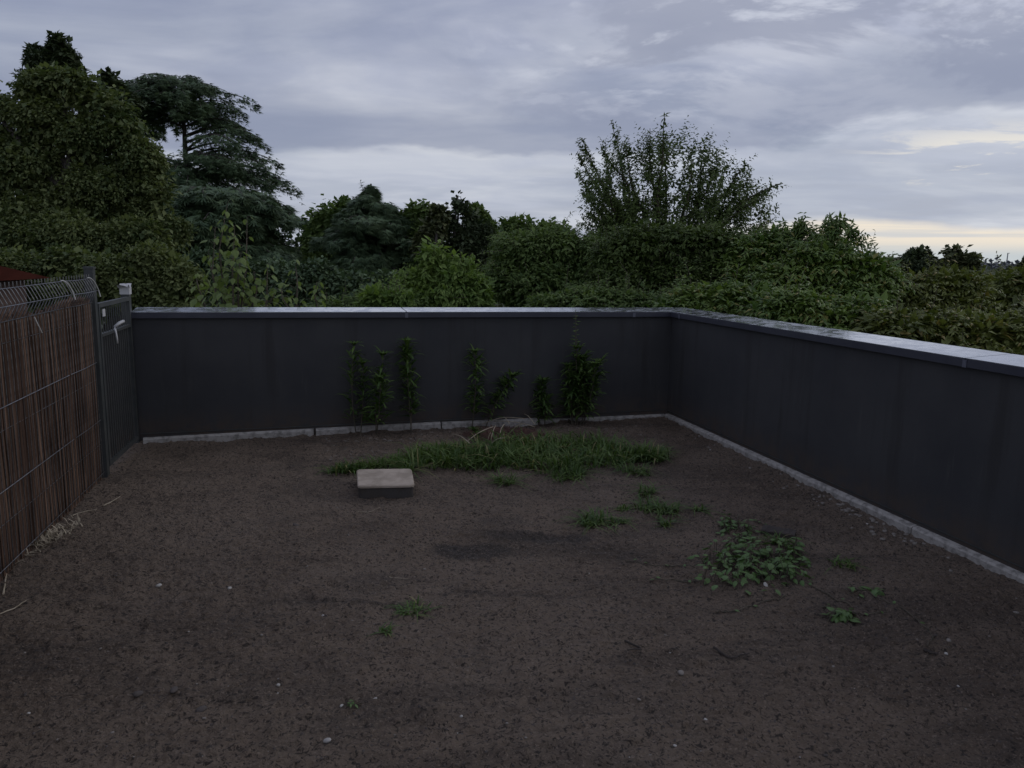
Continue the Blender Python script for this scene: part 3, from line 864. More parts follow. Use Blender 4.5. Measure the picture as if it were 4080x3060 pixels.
def sprig_shrub(name, label, cat, L, Y, mat, leaf, ns, ln, nl, tmpl=FOLD, w=0.42, up=0.5, droop=0.5, fill=1.3, extra=None, depth=1.0, mb_stems=14, arch=0.35, jitter=0.12):
    """dense shrub whose skin is made of leafy twigs"""
    lob = px_lobes(L, Y, depth)
    lob = [tuple(l[:3]) + tuple(max(r * 0.5, r - ln * 0.35) for r in l[3:]) for l in lob]
    lob = [(l[0], l[1], l[2] + rng.normal(0, 0.10) * l[5]) + l[3:] for l in lob]
    A = np.array(lob)
    base = np.array([A[:, 0].mean(), A[:, 1].mean(), GZ])
    root = thing(name, label, cat, tuple(base))
    lb, mb = LB(), MB()
    Pb, ub = lobe_shell(lob, max(14, ns // 22), jitter=0.10, front=0.8)
    rb_ = np.minimum(np.mean(A[:, 3]) * rng.uniform(0.25, 0.6, len(Pb)), lobe_shell.size * 0.7)
    kk = rng.integers(0, len(Pb), ns); uu = rdir(ns); uu[:, 2] = np.where(rng.random(ns) < 0.7, np.abs(uu[:, 2]), uu[:, 2])
    P = (Pb - ub * rb_[:, None] * 0.8)[kk] + uu * (rb_[kk] * rng.uniform(0.6, 1.1, ns))[:, None] * np.array([1, 1, 0.7])
    u = uu
    n_ = len(P)
    # vectorised twigs: every point carries nl leaves along an arched line
    ax_ = unit(u * 1.0 + np.array([0, 0, up]) + rng.normal(0, 0.45, (n_, 3)))
    Ln = ln * rng.uniform(0.6, 1.3, n_)
    t = np.linspace(0.05, 1, nl)
    B = P[:, None] + ax_[:, None] * (t[None, :, None] * Ln[:, None, None])
    B[:, :, 2] -= (t[None] ** 2) * Ln[:, None] * arch
    ax2 = np.repeat(ax_, nl, 0).reshape(n_, nl, 3).copy(); ax2[:, :, 2] -= 2 * t[None] * arch; ax2 = unit(ax2)
    S = unit(np.cross(ax2, np.tile([0.0, 0, 1.0], (n_, nl, 1)) + 0.01))
    sgn = np.where(np.arange(nl) % 2 == 0, 1.0, -1.0)[None, :, None]
    D = unit(ax2 * 0.75 + S * sgn * 0.9 + np.array([0, 0, -droop * 0.6]) + rng.normal(0, 0.22, (n_, nl, 3)))
    N = unit(np.array([0, 0, 1.0]) + rng.normal(0, 0.28, (n_, nl, 3)))
    LL = (leaf * rng.uniform(0.7, 1.25, (n_, nl))) * (1 - 0.35 * t[None] ** 3)
    lb.add(leaves(tmpl, B.reshape(-1, 3), D.reshape(-1, 3), N.reshape(-1, 3), LL.ravel(), LL.ravel() * w))
    # twigs themselves
    E = P + ax_ * Ln[:, None]; E[:, 2] -= Ln * arch; Mx = P + ax_ * (Ln * 0.5)[:, None]; Mx[:, 2] -= 0.25 * Ln * arch
    for i in range(0, n_, 3):
        mb.tube([P[i], Mx[i], E[i]], [0.006, 0.005, 0.003], 3, False)
    top = np.where(u[:, 2] > 0.75)[0]
    for i in rng.permutation(top)[:26]:
        l_ = rng.uniform(0.2, 0.75) * (0.5 + ln)
        shoot(lb, mb, P[i], P[i] + np.array([rng.normal(0, .25), rng.normal(0, .25), 1.0]) * l_, leaf * 0.9, int(6 + l_ * 16), 0.10, 0.005, w=w, sag=rng.uniform(0, 0.25))
    # shaded inner leaves
    P2, u2 = lobe_shell(lob, int(ns * fill), jitter=0.2, inner=0.16, front=0.8)
    lb.add(clump_leaves(P2, np.full(len(P2), ln * 0.7), 8, leaf * 1.2, QUAD, 0.8, 0.5))
    if extra is not None: extra(lb, mb)
    lb.build('foliage', mat, root, base)
    for i in range(mb_stems):
        a = A[i % len(A)]
        q = a[:3] + rdir(1)[0] * a[3:6] * 0.5
        b_ = np.array([a[0] + rng.normal(0, 0.4), a[1] + rng.normal(0, 0.4), GZ - 0.1])
        tapered(mb, b_, q, 0.035, 0.012, 0.25, 7, 5)
    m_ = mb.mesh('stems', True); m_.materials.append(M['twig'])
    o = link('stems', m_, root); o.location = -Vector(base); tag(o, kind='stuff')
    return root

# ------------------------------------------------------------------ trees, far to near
# far low wood towards the horizon
def far_wood(name, label, Y0, Y1, x0, x1, h, n, leaf, mat, seed):
    r = np.random.default_rng(seed)
    lb = LB()
    X = r.uniform(x0, x1, n); Yc = Y0 + (Y1 - Y0) * r.random(n)
    H = h * (0.75 + 0.25 * np.sin(X * 0.05 + seed) + r.normal(0, 0.10, n))
    C = np.stack([X, Yc, GZ + H * r.uniform(0.25, 1.0, n)], 1)
    lb.add(clump_leaves(C, np.full(n, h * 0.22), 9, leaf, QUAD, 0.8, 0.8))
    return tag(lb.build(name, mat, None), label, kind='stuff')

M['leaf_hazy'] = leafmat('leaf_hazy', (0.12, 0.13, 0.14), (0.17, 0.18, 0.19), scale=0.02, trans=0.0)  # distance haze put into the leaf colour
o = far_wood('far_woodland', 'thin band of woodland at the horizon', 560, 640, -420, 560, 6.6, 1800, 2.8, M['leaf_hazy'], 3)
o = far_wood('distant_woodland', 'dark band of distant treetops beyond the near shrubs', 150, 260, -150, 230, 4.6, 2600, 1.4, M['leaf_far'], 5)
o = far_wood('middle_woodland', 'mass of treetops between the garden and the distant woods', 60, 110, -40, 95, 4.1, 2600, 0.65, M['leaf_far'], 6)
p = aty(4012, 1040, 600)
mast = thing('radio_mast', 'tiny thin grey mast standing on the horizon at the far right', 'mast', (p[0], p[1], GZ))
mb = MB(); mb.tube([(0, 0, 0), (0, 0, 12.5)], [0.5, 0.35], 6); mb.build('shaft', M['mast'], mast)
mb = MB(); mb.box(-0.3, 1.3, -0.3, 0.3, 12.5, 12.9); mb.build('antenna', M['mast'], mast)

broad_tree('round_tree', 'round bushy tree against the warm horizon, left of the flat-topped one', 'tree',
           [(3655, 1075, 85, 95), (3600, 1100, 60, 70), (3710, 1110, 60, 70), (3660, 1030, 55, 52)], 60, M['leaf_dark'], 0.34, 520, 24, 0.34, limbs=3)
broad_tree('spreading_tree', 'flat-topped ragged tree against the warm horizon, right of the round bushy one', 'tree',
           [(3830, 1030, 75, 22), (3780, 1055, 60, 25), (3870, 1058, 42, 25), (3800, 1000, 36, 16), (3800, 1090, 95, 30), (3766, 1000, 7, 20), (3842, 990, 7, 16)], 55, M['leaf_far'], 0.30, 420, 18, 0.26, limbs=4, squash=0.5)
broad_tree('small_round_tree', 'small low tree half hidden left of the round bushy tree', 'tree',
           [(3530, 1060, 70, 42), (3470, 1080, 60, 30)], 58, M['leaf_far'], 0.30, 240, 18, 0.28, limbs=2)
broad_tree('edge_tree', 'dark tree cut by the right edge below the horizon', 'tree',
           [(4090, 1100, 60, 62), (4130, 1060, 60, 60)], 45, M['leaf_far'], 0.28, 220, 22, 0.6, limbs=2)

# top left dark conifers
broad_tree('dark_conifer', 'tall dark conifer with two lumpy tops rising behind the big left tree', 'tree',
           [(238, 185, 42, 42), (262, 235, 58, 50), (150, 212, 36, 40), (200, 255, 90, 55), (290, 300, 60, 60), (200, 360, 140, 90), (228, 158, 24, 22)], 42, M['leaf_dark'], 0.28, 800, 22, 0.32, squash=0.8, w=0.4, limbs=3)
broad_tree('dark_conifer', 'small dark conifer top between the big left tree and the cedar', 'tree',
           [(432, 312, 34, 34), (455, 350, 48, 34), (420, 390, 70, 50), (500, 420, 70, 60)], 44, M['leaf_dark'], 0.26, 460, 24, 0.28, squash=0.8, w=0.4, limbs=2)

# the great cedar
def cedar_gap(py, a):
    left = math.cos(a) < -0.1
    front = math.sin(a) < -0.3
    return (530 < py < 700 and left and rng.random() < 0.6) or (535 < py < 720 and (front or math.sin(a) > 0.6) and rng.random() < 0.92) or (480 < py < 760 and rng.random() < 0.1)
conifer('cedar_tree', 'tall cedar with flat layered branches and a bare stretch of trunk', 'tree', 722, 50,
        [(322, 60), (345, 120), (385, 215), (430, 262), (500, 300), (570, 315), (640, 385), (710, 440), (770, 420), (860, 400)], 318, 150,
        M['leaf_cedar'], 0.30, 0.05, 0.5, gap=cedar_gap, dens=62, plate=0.24, fringe=0.25)
# branches reaching to the left top of the cedar
conifer('cedar_tree', 'second cedar crown reaching left behind the layered cedar', 'tree', 545, 56,
        [(338, 20), (352, 80), (375, 110), (420, 130), (480, 130), (560, 90)], 336, 34, M['leaf_cedar'], 0.34, 0.05, 0.35, dens=120, plate=0.4)
# lower cedar
conifer('cedar_tree', 'lower broad cedar in front of the layered cedar, sloping down to the right', 'tree', 860, 38,
        [(770, 80), (800, 190), (830, 285), (880, 350), (950, 400), (1040, 420), (1230, 430)], 765, 105, M['leaf_cedar'], 0.44, 0.06, 0.4, dens=82, plate=0.42)
broad_tree('shaded_tree', 'dark broad tree filling the gap below the layered cedar', 'tree',
           [(700, 860, 130, 120), (620, 960, 140, 150), (800, 1000, 160, 150), (760, 1150, 220, 120), (1110, 985, 110, 100), (1210, 1010, 90, 90)], 40, M['leaf_cedar'], 0.28, 500, 20, 0.6, limbs=3)

# middle row, left to right
broad_tree('round_topped_tree', 'round-topped dark tree right of the lower cedar', 'tree',
           [(1310, 870, 85, 80), (1372, 880, 80, 85), (1270, 960, 80, 90), (1420, 960, 90, 90), (1340, 1080, 150, 120), (1310, 815, 30, 34), (1368, 822, 30, 30), (1245, 880, 30, 30)],
           36, M['leaf_mid'], 0.22, 800, 22, 0.5, limbs=3)
conifer('cedar_tree', 'cedar with a thin leaning tip in the middle of the tree line', 'tree', 1478, 34,
        [(745, 14), (775, 34), (800, 80), (840, 110), (900, 170), (980, 215), (1100, 260), (1230, 270)], 732, 95, M['leaf_cedar'], 0.30, 0.07, 0.3, dens=170, plate=0.40)
# leaning tip
p0 = aty(1478, 800, 34); root = bpy.data.objects[-1] if False else [o for o in bpy.data.objects if o.get('label', '').startswith('cedar with a thin')][0]
lb, mb = LB(), MB()
for (x0, y0, x1, y1, n_) in ((1490, 800, 1436, 722, 26), (1470, 770, 1405, 788, 14), (1480, 790, 1412, 812, 14), (1450, 745, 1492, 768, 12), (1460, 760, 1500, 785, 14), (1470, 775, 1440, 755, 8)):
    shoot(lb, mb, aty(x0, y0, 34), aty(x1, y1, 34), 0.26, n_, 0.05, 0.02, tmpl=SPRAY, w=0.55, grow=0.5, droop=0.8)
lb.build('tip_foliage', M['leaf_cedar'], root, root.location)
m_ = mb.mesh('tip_twigs'); m_.materials.append(M['bark']); o = link('tip_twigs', m_, root); o.location = -root.location
broad_tree('bushy_tree', 'dark bushy broadleaf tree between the cedar tip and the cypress', 'tree',
           [(1650, 855, 45, 50), (1690, 850, 50, 52), (1625, 880, 32, 50), (1700, 930, 90, 80), (1690, 1050, 120, 110), (1664, 815, 22, 22)], 34, M['leaf_mid'], 0.20, 700, 24, 0.42, limbs=3)
broad_tree('grey_green_tree', 'paler grey-green tree tucked left of the dark cypress', 'tree',
           [(1745, 865, 30, 42), (1725, 920, 45, 50), (1700, 980, 50, 60), (1745, 850, 18, 24)], 30, M['leaf_far'], 0.19, 320, 26, 0.36, limbs=2)
broad_tree('cypress_tree', 'dark cypress with a narrow open spire above the tree line', 'tree',
           [(1824, 780, 20, 22), (1832, 805, 32, 26), (1800, 828, 16, 14), (1845, 830, 36, 26), (1870, 865, 40, 34), (1800, 868, 18, 22), (1890, 930, 75, 60),
            (1790, 905, 40, 36), (1850, 1010, 125, 110), (1840, 1120, 140, 110)], 31, M['leaf_dark'], 0.18, 1000, 16, 0.20, tmpl=QUAD, squash=0.9, limbs=2, w=0.35)
broad_tree('light_tree', 'lighter green tree leaning out right of the dark cypress', 'tree',
           [(1905, 865, 32, 40), (1935, 905, 40, 40), (1950, 970, 50, 60), (1895, 845, 20, 30)], 33, M['leaf_mid'], 0.20, 330, 22, 0.4, limbs=2)
broad_tree('round_topped_tree', 'dark round-topped tree right of the cypress, halfway to the open tree', 'tree',
           [(2040, 915, 50, 44), (2085, 905, 48, 48), (2140, 925, 50, 40), (2075, 990, 120, 80), (2025, 900, 24, 24), (2100, 1100, 170, 110)], 30, M['leaf_mid'], 0.19, 800, 24, 0.4, limbs=2)
broad_tree('round_topped_tree', 'narrow dark treetop just left of the gap with bright sky', 'tree',
           [(2190, 920, 30, 32), (2240, 935, 40, 34), (2220, 990, 90, 60), (2260, 1080, 120, 90)], 27, M['leaf_mid'], 0.18, 480, 24, 0.36, limbs=2)
broad_tree('round_topped_tree', 'low dark treetop just right of the gap with bright sky', 'tree',
           [(2380, 965, 45, 34), (2420, 940, 50, 34), (2440, 1030, 110, 80), (2350, 1060, 90, 70)], 26, M['leaf_mid'], 0.18, 480, 24, 0.36, limbs=2)

# the big left broadleaf tree
broad_tree('lime_tree', 'huge rounded broadleaf tree filling the left side', 'tree',
           [(150, 350, 90, 80), (250, 330, 110, 66), (330, 350, 100, 75), (200, 480, 160, 120), (420, 430, 120, 95), (60, 440, 110, 70), (-40, 420, 90, 80), (500, 520, 110, 90), (350, 560, 170, 130),
            (560, 640, 120, 100), (100, 660, 200, 150), (620, 760, 90, 110), (420, 760, 200, 140), (-60, 560, 110, 120), (40, 380, 40, 34),
            (180, 860, 240, 160), (300, 960, 230, 150, -1), (60, 950, 180, 140, -1), (560, 960, 150, 130, -1), (560, 900, 150, 130), (690, 930, 80, 90), (-60, 800, 130, 200), (20, 560, 80, 70)],
           23, M['leaf_left'], 0.140, 3000, 29, 0.42, tmpl=QUAD, squash=0.72, w=0.65, trunk=0.4, limbs=8, bough_n=30)
broad_tree('lime_tree', 'lower broadleaf tree in front of the huge left one, behind the wire fence', 'tree',
           [(60, 1090, 170, 110), (280, 1060, 130, 90), (450, 1090, 150, 90), (600, 1040, 110, 90), (700, 1090, 90, 80), (760, 1130, 60, 70), (700, 1180, 100, 130), (540, 1150, 160, 120), (330, 1180, 200, 130), (120, 1160, 180, 120), (-60, 1080, 140, 140)],
           17, M['leaf_left'], 0.13, 1400, 30, 0.32, tmpl=QUAD, squash=0.72, w=0.65, trunk=0.25, limbs=6)
broad_tree('dark_undertree', 'dim bushy tree low between the left broadleaf and the tall sapling', 'tree',
           [(800, 1090, 110, 110), (760, 1200, 140, 110), (950, 1130, 150, 110), (1100, 1120, 130, 110), (1000, 1230, 240, 100)],
           22, M['leaf_cedar'], 0.16, 700, 22, 0.4, tmpl=QUAD, limbs=4)
broad_tree('dark_undertree', 'dim green bushes at the foot of the leaning cedar', 'tree',
           [(1250, 1120, 140, 100), (1420, 1150, 150, 90), (1350, 1230, 250, 90), (1180, 1190, 130, 100), (1560, 1160, 120, 90)],
           20, M['leaf_cedar'], 0.15, 750, 22, 0.38, tmpl=QUAD, limbs=3)

# open tree with radiating branches
Yp = 16.0
b0 = aty(2630, 1130, Yp)
root = thing('plum_tree', 'open tree with long leafy branches fanning out against the sky', 'tree', (b0[0], b0[1], GZ))
lb, mb = LB(), MB()
fork = aty(2630, 1110, Yp)
trunkmb = MB(); tapered(trunkmb, (b0[0], b0[1], GZ - 0.2), fork, 0.14, 0.09, 0.1, 8, 8)
TIPS = [(2319, 549), (2300, 603), (2395, 579), (2435, 481), (2300, 696), (2322, 761), (2346, 848), (2547, 530), (2590, 511), (2648, 457), (2705, 557), (2660, 570), (2824, 606),
        (2835, 655), (2976, 655), (2995, 693), (2973, 788), (3111, 731), (3011, 801), (2713, 614), (2487, 563), (2895, 666), (3052, 910), (2420, 640), (2370, 700), (2760, 640), (2930, 720), (2620, 600), (2500, 640), (2880, 840), (2400, 860)]
for i, (tx, ty) in enumerate(TIPS):
    if i in (7, 10, 19, 27, 28): continue
    dy_ = rng.uniform(-1.6, 1.6)
    tip = aty(tx, ty, Yp + dy_)
    st = aty(2640 + (tx - 2640) * 0.16 + rng.normal(0, 10), 1030 - rng.uniform(0, 70), Yp + dy_ * 0.3)
    mb.tube([fork, (fork + st) / 2 + (0, 0, -0.08), st], [0.06, 0.05, 0.045], 5, False)
    mid = st + (tip - st) * np.array([0.62, 0.5, 0.40]) + rng.normal(0, 0.16, 3)
    t = np.linspace(0, 1, 14)[:, None]
    P = (1 - t) ** 2 * st + 2 * t * (1 - t) * mid + t ** 2 * tip
    P += np.sin(t * rng.uniform(5, 11) + i) * rng.normal(0, 0.07, 3) * np.sin(t * 3.14)
    mb.tube(P, np.linspace(0.045, 0.006, 14), 5, False)
    Ln = np.linalg.norm(tip - st)
    # leaves straight on the limb, thinning towards the tip
    n_ = int(Ln * 38)
    tt = rng.uniform(0.3, 1.0, n_)
    B = np.stack([np.interp(tt, t[:, 0], P[:, j]) for j in range(3)], 1)
    T = unit(tip - mid)
    D = unit(T * 0.5 + rdir(n_) * 0.9 + np.array([0, 0, -0.25]))
    lb.add(leaves(FOLD, B, D, unit(rdir(n_) * 0.5 + np.array([0, 0, 1.0])), 0.105 * rng.uniform(0.7, 1.2, n_), 0.05))
    # side shoots
    for k in range(int(Ln * 10)):
        q = rng.uniform(0.16, 0.92)
        a = np.array([np.interp(q, t[:, 0], P[:, j]) for j in range(3)])
        tgt = unit(unit(np.array([np.interp(min(q + .1, 1), t[:, 0], P[:, j]) - np.interp(q, t[:, 0], P[:, j]) for j in range(3)]) if q < 0.9 else T) + rdir(1)[0] * 0.6 + np.array([0, 0, 0.12]))
        l_ = rng.uniform(0.2, 0.75) * (1.15 - 0.6 * q)
        shoot(lb, mb if k % 2 == 0 else None, a, a + tgt * l_, 0.10, int(5 + l_ * 22), 0.12, 0.006, t0=0.05, w=0.46, k=3)
# fuller heart of the crown
lob = px_lobes([(2540, 720, 110, 110), (2680, 690, 140, 110), (2800, 740, 130, 100), (2620, 1010, 240, 80), (2600, 960, 230, 110), (2760, 940, 230, 110), (2680, 900, 240, 100), (2560, 880, 170, 90), (2840, 900, 160, 90), (2540, 780, 170, 150), (2690, 740, 190, 140), (2850, 790, 150, 120), (2440, 800, 90, 120), (2930, 850, 110, 90), (2640, 950, 260, 120), (2820, 950, 190, 100), (2500, 930, 130, 90)], Yp, 0.7)
P_, u_ = lobe_shell(lob, 2500, jitter=0.38)
for i in range(len(P_)):
    l_ = rng.uniform(0.3, 0.6)
    shoot(lb, None, P_[i], P_[i] + unit(u_[i] + np.array([0, 0, 0.7]) + rng.normal(0, .3, 3)) * l_, 0.112, 13, 0.12, w=0.46)
lb.build('crown', M['leaf_plum'], root, root.location)
m_ = mb.mesh('branches', True); m_.materials.append(M['twig']); o = link('branches', m_, root); o.location = -root.location
m_ = trunkmb.mesh('trunk', True); m_.materials.append(M['bark']); o = link('trunk', m_, root); o.location = -root.location

# shrub belt below and around it
def up_shoots(lst, Y, leaf, n, w=0.42):
    def f(lb, mb):
        for (x, yt, yb) in lst:
            yy = Y + rng.uniform(-0.4, 0.4)
            shoot(lb, mb, aty(x + rng.normal(0, 8), yb, yy), aty(x, yt, yy), leaf, n, 0.05, 0.005, w=w)
            for q in range(2):
                xx = x + rng.uniform(-45, 45)
                shoot(lb, mb, aty(xx, yb, yy), aty(xx + rng.normal(0, 10), yt + rng.uniform(30, 70), yy), leaf, int(n * 0.7), 0.05, 0.005, w=w)
    return f

sprig_shrub('leafy_shrub', 'broad leafy shrub with thin upright shoots left of the open tree', 'shrub',
            [(2080, 1010, 120, 90), (2210, 1000, 120, 100), (2340, 1020, 110, 90), (2150, 1130, 200, 120), (2330, 1140, 180, 120), (2030, 1120, 110, 110)],
            14, M['leaf_mid'], 0.095, 1500, 0.45, 9, extra=up_shoots([(2210, 862, 960), (2297, 874, 960), (2365, 868, 960), (2252, 905, 980), (2130, 915, 1000), (2335, 930, 990), (2420, 900, 1000)], 14, 0.085, 16))
sprig_shrub('leafy_shrub', 'dark leafy shrub mass directly under the open tree', 'shrub',
            [(2560, 985, 150, 90), (2700, 960, 130, 80), (2850, 985, 140, 90), (2460, 1040, 100, 80), (2500, 1130, 170, 110), (2700, 1130, 200, 120), (2900, 1110, 170, 110)],
            13, M['leaf_plum'], 0.095, 1700, 0.42, 9, extra=up_shoots([(2450, 900, 980), (2880, 880, 980), (2960, 890, 980), (2790, 900, 980)], 13, 0.085, 14))
sprig_shrub('leafy_shrub', 'leafy shrub between the open tree and the feathery ash saplings', 'shrub',
            [(3010, 1010, 110, 70), (3110, 980, 90, 70), (3000, 1110, 150, 110), (3160, 1080, 140, 110)],
            12.5, M['leaf_near'], 0.115, 1000, 0.4, 9, extra=up_shoots([(3050, 905, 980), (2990, 925, 990)], 12.5, 0.08, 14))
# feathery compound-leaf saplings
def ash(name, label, Y, stems, mat, leaf=0.105):
    b_ = aty(stems[0][0], 1150, Y)
    root = thing(name, label, 'sapling', (b_[0], b_[1], GZ))
    lb, mb = LB(), MB()
    for (x, yt, wd, n_) in stems:
        yy = Y + rng.uniform(-0.5, 0.5)
        top = aty(x, yt + 30, yy); bot = aty(x + rng.normal(0, 20), 1260, yy); 
        P = tapered(mb, (bot[0], bot[1], GZ), top, 0.03, 0.006, 0.05, 8, 5)
        s = yy / FPX
        for k in range(n_):
            q = (k + rng.random()) / n_
            z_ = aty(x, yt + 25 + 210 * q, yy)
            r_ = wd * s * (0.4 + 0.6 * min(1, q * 1.8)) * rng.uniform(0.5, 1.1)
            a = rng.uniform(0, 6.28)
            e_ = z_ + np.array([math.cos(a) * r_, math.sin(a) * r_ * 0.8, 0.16 + 0.10 * rng.random() - 0.15 * q])
            for j in range(2):
                ee = e_ + rng.normal(0, 0.06, 3)
                shoot(lb, mb, z_, ee, leaf * 1.25, 11, 0.06, 0.004, t0=0.25, w=0.30, droop=0.9, grow=0.4, side=1.0, sag=0.25, k=3)
    lb.build('foliage', mat, root, root.location)
    m_ = mb.mesh('stems', True); m_.materials.append(M['twig']); o = link('stems', m_, root); o.location = -root.location; tag(o, kind='stuff')
ash('ash_sapling', 'tall feathery sapling with drooping leaflets against the warm horizon', 11.5, [(3325, 868, 95, 34), (3390, 905, 80, 26), (3290, 900, 60, 20)], M['leaf_near'])
ash('ash_sapling', 'shorter feathery sapling just left of the tallest one', 12.0, [(3205, 875, 80, 24), (3160, 905, 60, 18), (3120, 880, 50, 9), (3240, 910, 60, 18)], M['leaf_near'])
sprig_shrub('leafy_shrub', 'wide leafy shrub under the feathery saplings', 'shrub',
            [(3260, 1080, 140, 100), (3400, 1100, 130, 90), (3150, 1150, 140, 110), (3330, 1200, 190, 110), (3470, 1140, 100, 70)],
            11.5, M['leaf_near'], 0.12, 1500, 0.42, 9, extra=up_shoots([(3480, 1035, 1110), (3440, 1020, 1100), (3140, 960, 1060), (3510, 1060, 1120)], 11.5, 0.10, 10, 0.36))
sprig_shrub('leafy_shrub', 'olive green shrub with drooping twigs below the round horizon tree', 'shrub',
            [(3560, 1190, 140, 80), (3680, 1170, 130, 70), (3800, 1150, 110, 55), (3620, 1270, 190, 90), (3780, 1240, 150, 80)],
            12, M['leaf_olive'], 0.12, 1400, 0.45, 9, arch=0.5, extra=up_shoots([(3600, 1080, 1150), (3720, 1070, 1140), (3850, 1080, 1130), (3660, 1090, 1150)], 12, 0.10, 10, 0.36))
sprig_shrub('leafy_shrub', 'olive shrub mass at the right edge below the distant woods', 'shrub',
            [(3930, 1180, 100, 80), (4040, 1150, 100, 80), (4130, 1140, 100, 90), (4270, 1160, 120, 90), (3960, 1280, 150, 100), (4100, 1260, 130, 110), (4280, 1280, 150, 110)],
            13, M['leaf_olive'], 0.12, 1200, 0.45, 9, arch=0.5, extra=up_shoots([(3920, 1080, 1150), (4030, 1060, 1130)], 13, 0.10, 10, 0.36))
# front row right behind the parapet
sprig_shrub('leafy_shrub', 'bright leafy bush rising behind the parapet corner', 'shrub',
            [(2760, 1235, 100, 60), (2880, 1220, 110, 80), (3010, 1230, 100, 80), (2950, 1290, 150, 80), (2700, 1270, 90, 50)],
            10, M['leaf_near'], 0.115, 1050, 0.36, 9, extra=up_shoots([(2690, 1090, 1200), (2870, 1110, 1200), (3060, 1120, 1200)], 10, 0.10, 14, 0.4))
sprig_shrub('leafy_shrub', 'leafy bush behind the middle of the right parapet', 'shrub',
            [(3140, 1260, 130, 80), (3280, 1290, 130, 80), (3420, 1290, 130, 80), (3300, 1380, 220, 90)],
            9.2, M['leaf_near'], 0.115, 1250, 0.36, 9, extra=up_shoots([(3150, 1140, 1230), (3330, 1170, 1260), (3230, 1160, 1250)], 9.2, 0.10, 12, 0.38))
sprig_shrub('leafy_shrub', 'olive leafy bush behind the right end of the right parapet', 'shrub',
            [(3560, 1330, 140, 80), (3700, 1340, 140, 80), (3850, 1350, 140, 90), (3990, 1370, 130, 100), (4110, 1370, 120, 120), (4270, 1390, 140, 120), (4430, 1400, 130, 120), (3800, 1450, 260, 90)],
            8.6, M['leaf_olive'], 0.105, 2200, 0.34, 9)
sprig_shrub('leafy_shrub', 'low leafy bush behind the far parapet beneath the open tree', 'shrub',
            [(2330, 1225, 130, 60), (2460, 1235, 120, 60), (2580, 1240, 110, 55), (2200, 1240, 110, 50)],
            11, M['leaf_mid'], 0.085, 1000, 0.36, 9)
sprig_shrub('leafy_shrub', 'low dark bush behind the far parapet left of the young walnut', 'shrub',
            [(1480, 1240, 120, 55), (1350, 1260, 120, 50), (1600, 1240, 100, 50)],
            12, M['leaf_mid'], 0.085, 600, 0.36, 9)

# bright young tree with drooping leaves
sprig_shrub('young_walnut', 'bright yellow-green young tree with drooping leaves above the far parapet', 'tree',
            [(1725, 1015, 34, 40), (1735, 1060, 50, 40), (1700, 1110, 70, 50), (1790, 1110, 70, 50), (1850, 1130, 60, 40), (1880, 1150, 60, 50), (1740, 1180, 130, 70), (1870, 1200, 90, 60), (1650, 1150, 40, 40),
             (1615, 1140, 26, 26), (1845, 1070, 26, 26), (1800, 1050, 24, 24)],
            12.5, M['leaf_bright'], 0.125, 560, 0.30, 7, w=0.36, up=0.9, droop=1.8, fill=1.6, mb_stems=8, arch=0.25)
sprig_shrub('young_walnut', 'small yellow-green shoots just above the far parapet, left of the bright young tree', 'sapling',
            [(1490, 1190, 28, 24), (1530, 1215, 34, 30), (1590, 1200, 26, 26), (1470, 1225, 34, 28)],
            11.5, M['leaf_bright'], 0.11, 110, 0.24, 7, w=0.36, up=0.9, droop=1.6, fill=1.2, mb_stems=4, arch=0.25)

# tall sapling with large pale leaves: every leaf is a part
bl = leaves(FOLD, np.zeros((1, 3)), np.array([[0, 1.0, 0]]), np.array([[0, 0, 1.0]]), 1.0, 0.72)
# rounder leaf
RL = (np.array([(0, 0, 0), (-.36, .18, -.03), (.36, .18, -.03), (-.42, .5, -.05), (.42, .5, -.05), (-.22, .82, -.1), (.22, .82, -.1), (0, 1.05, -.2), (0, .3, .04), (0, .65, .02)], float),
      [(0, 8, 1), (0, 2, 8), (1, 8, 3), (8, 2, 4), (8, 9, 3), (8, 4, 9), (3, 9, 5), (9, 4, 6), (9, 7, 5), (9, 6, 7)])
def leaf_mesh(name, mat):
    mb = MB(); mb.add(RL[0], RL[1]); m_ = mb.mesh(name, True); m_.materials.append(mat); return m_
lm_sap = leaf_mesh('leaf', M['leaf_sap'])
def place_leaf(me, root, B, D, N, L, W):
    D = Vector(D).normalized(); X = D.cross(Vector(N)).normalized(); Z = X.cross(D)
    o = bpy.data.objects.new('leaf', me); COL.objects.link(o); o.parent = root
    m_ = Matrix((X * W, D * L, Z * L)).transposed().to_4x4(); m_.translation = Vector(B) - Vector(root.location)
    o.matrix_local = m_
    return o
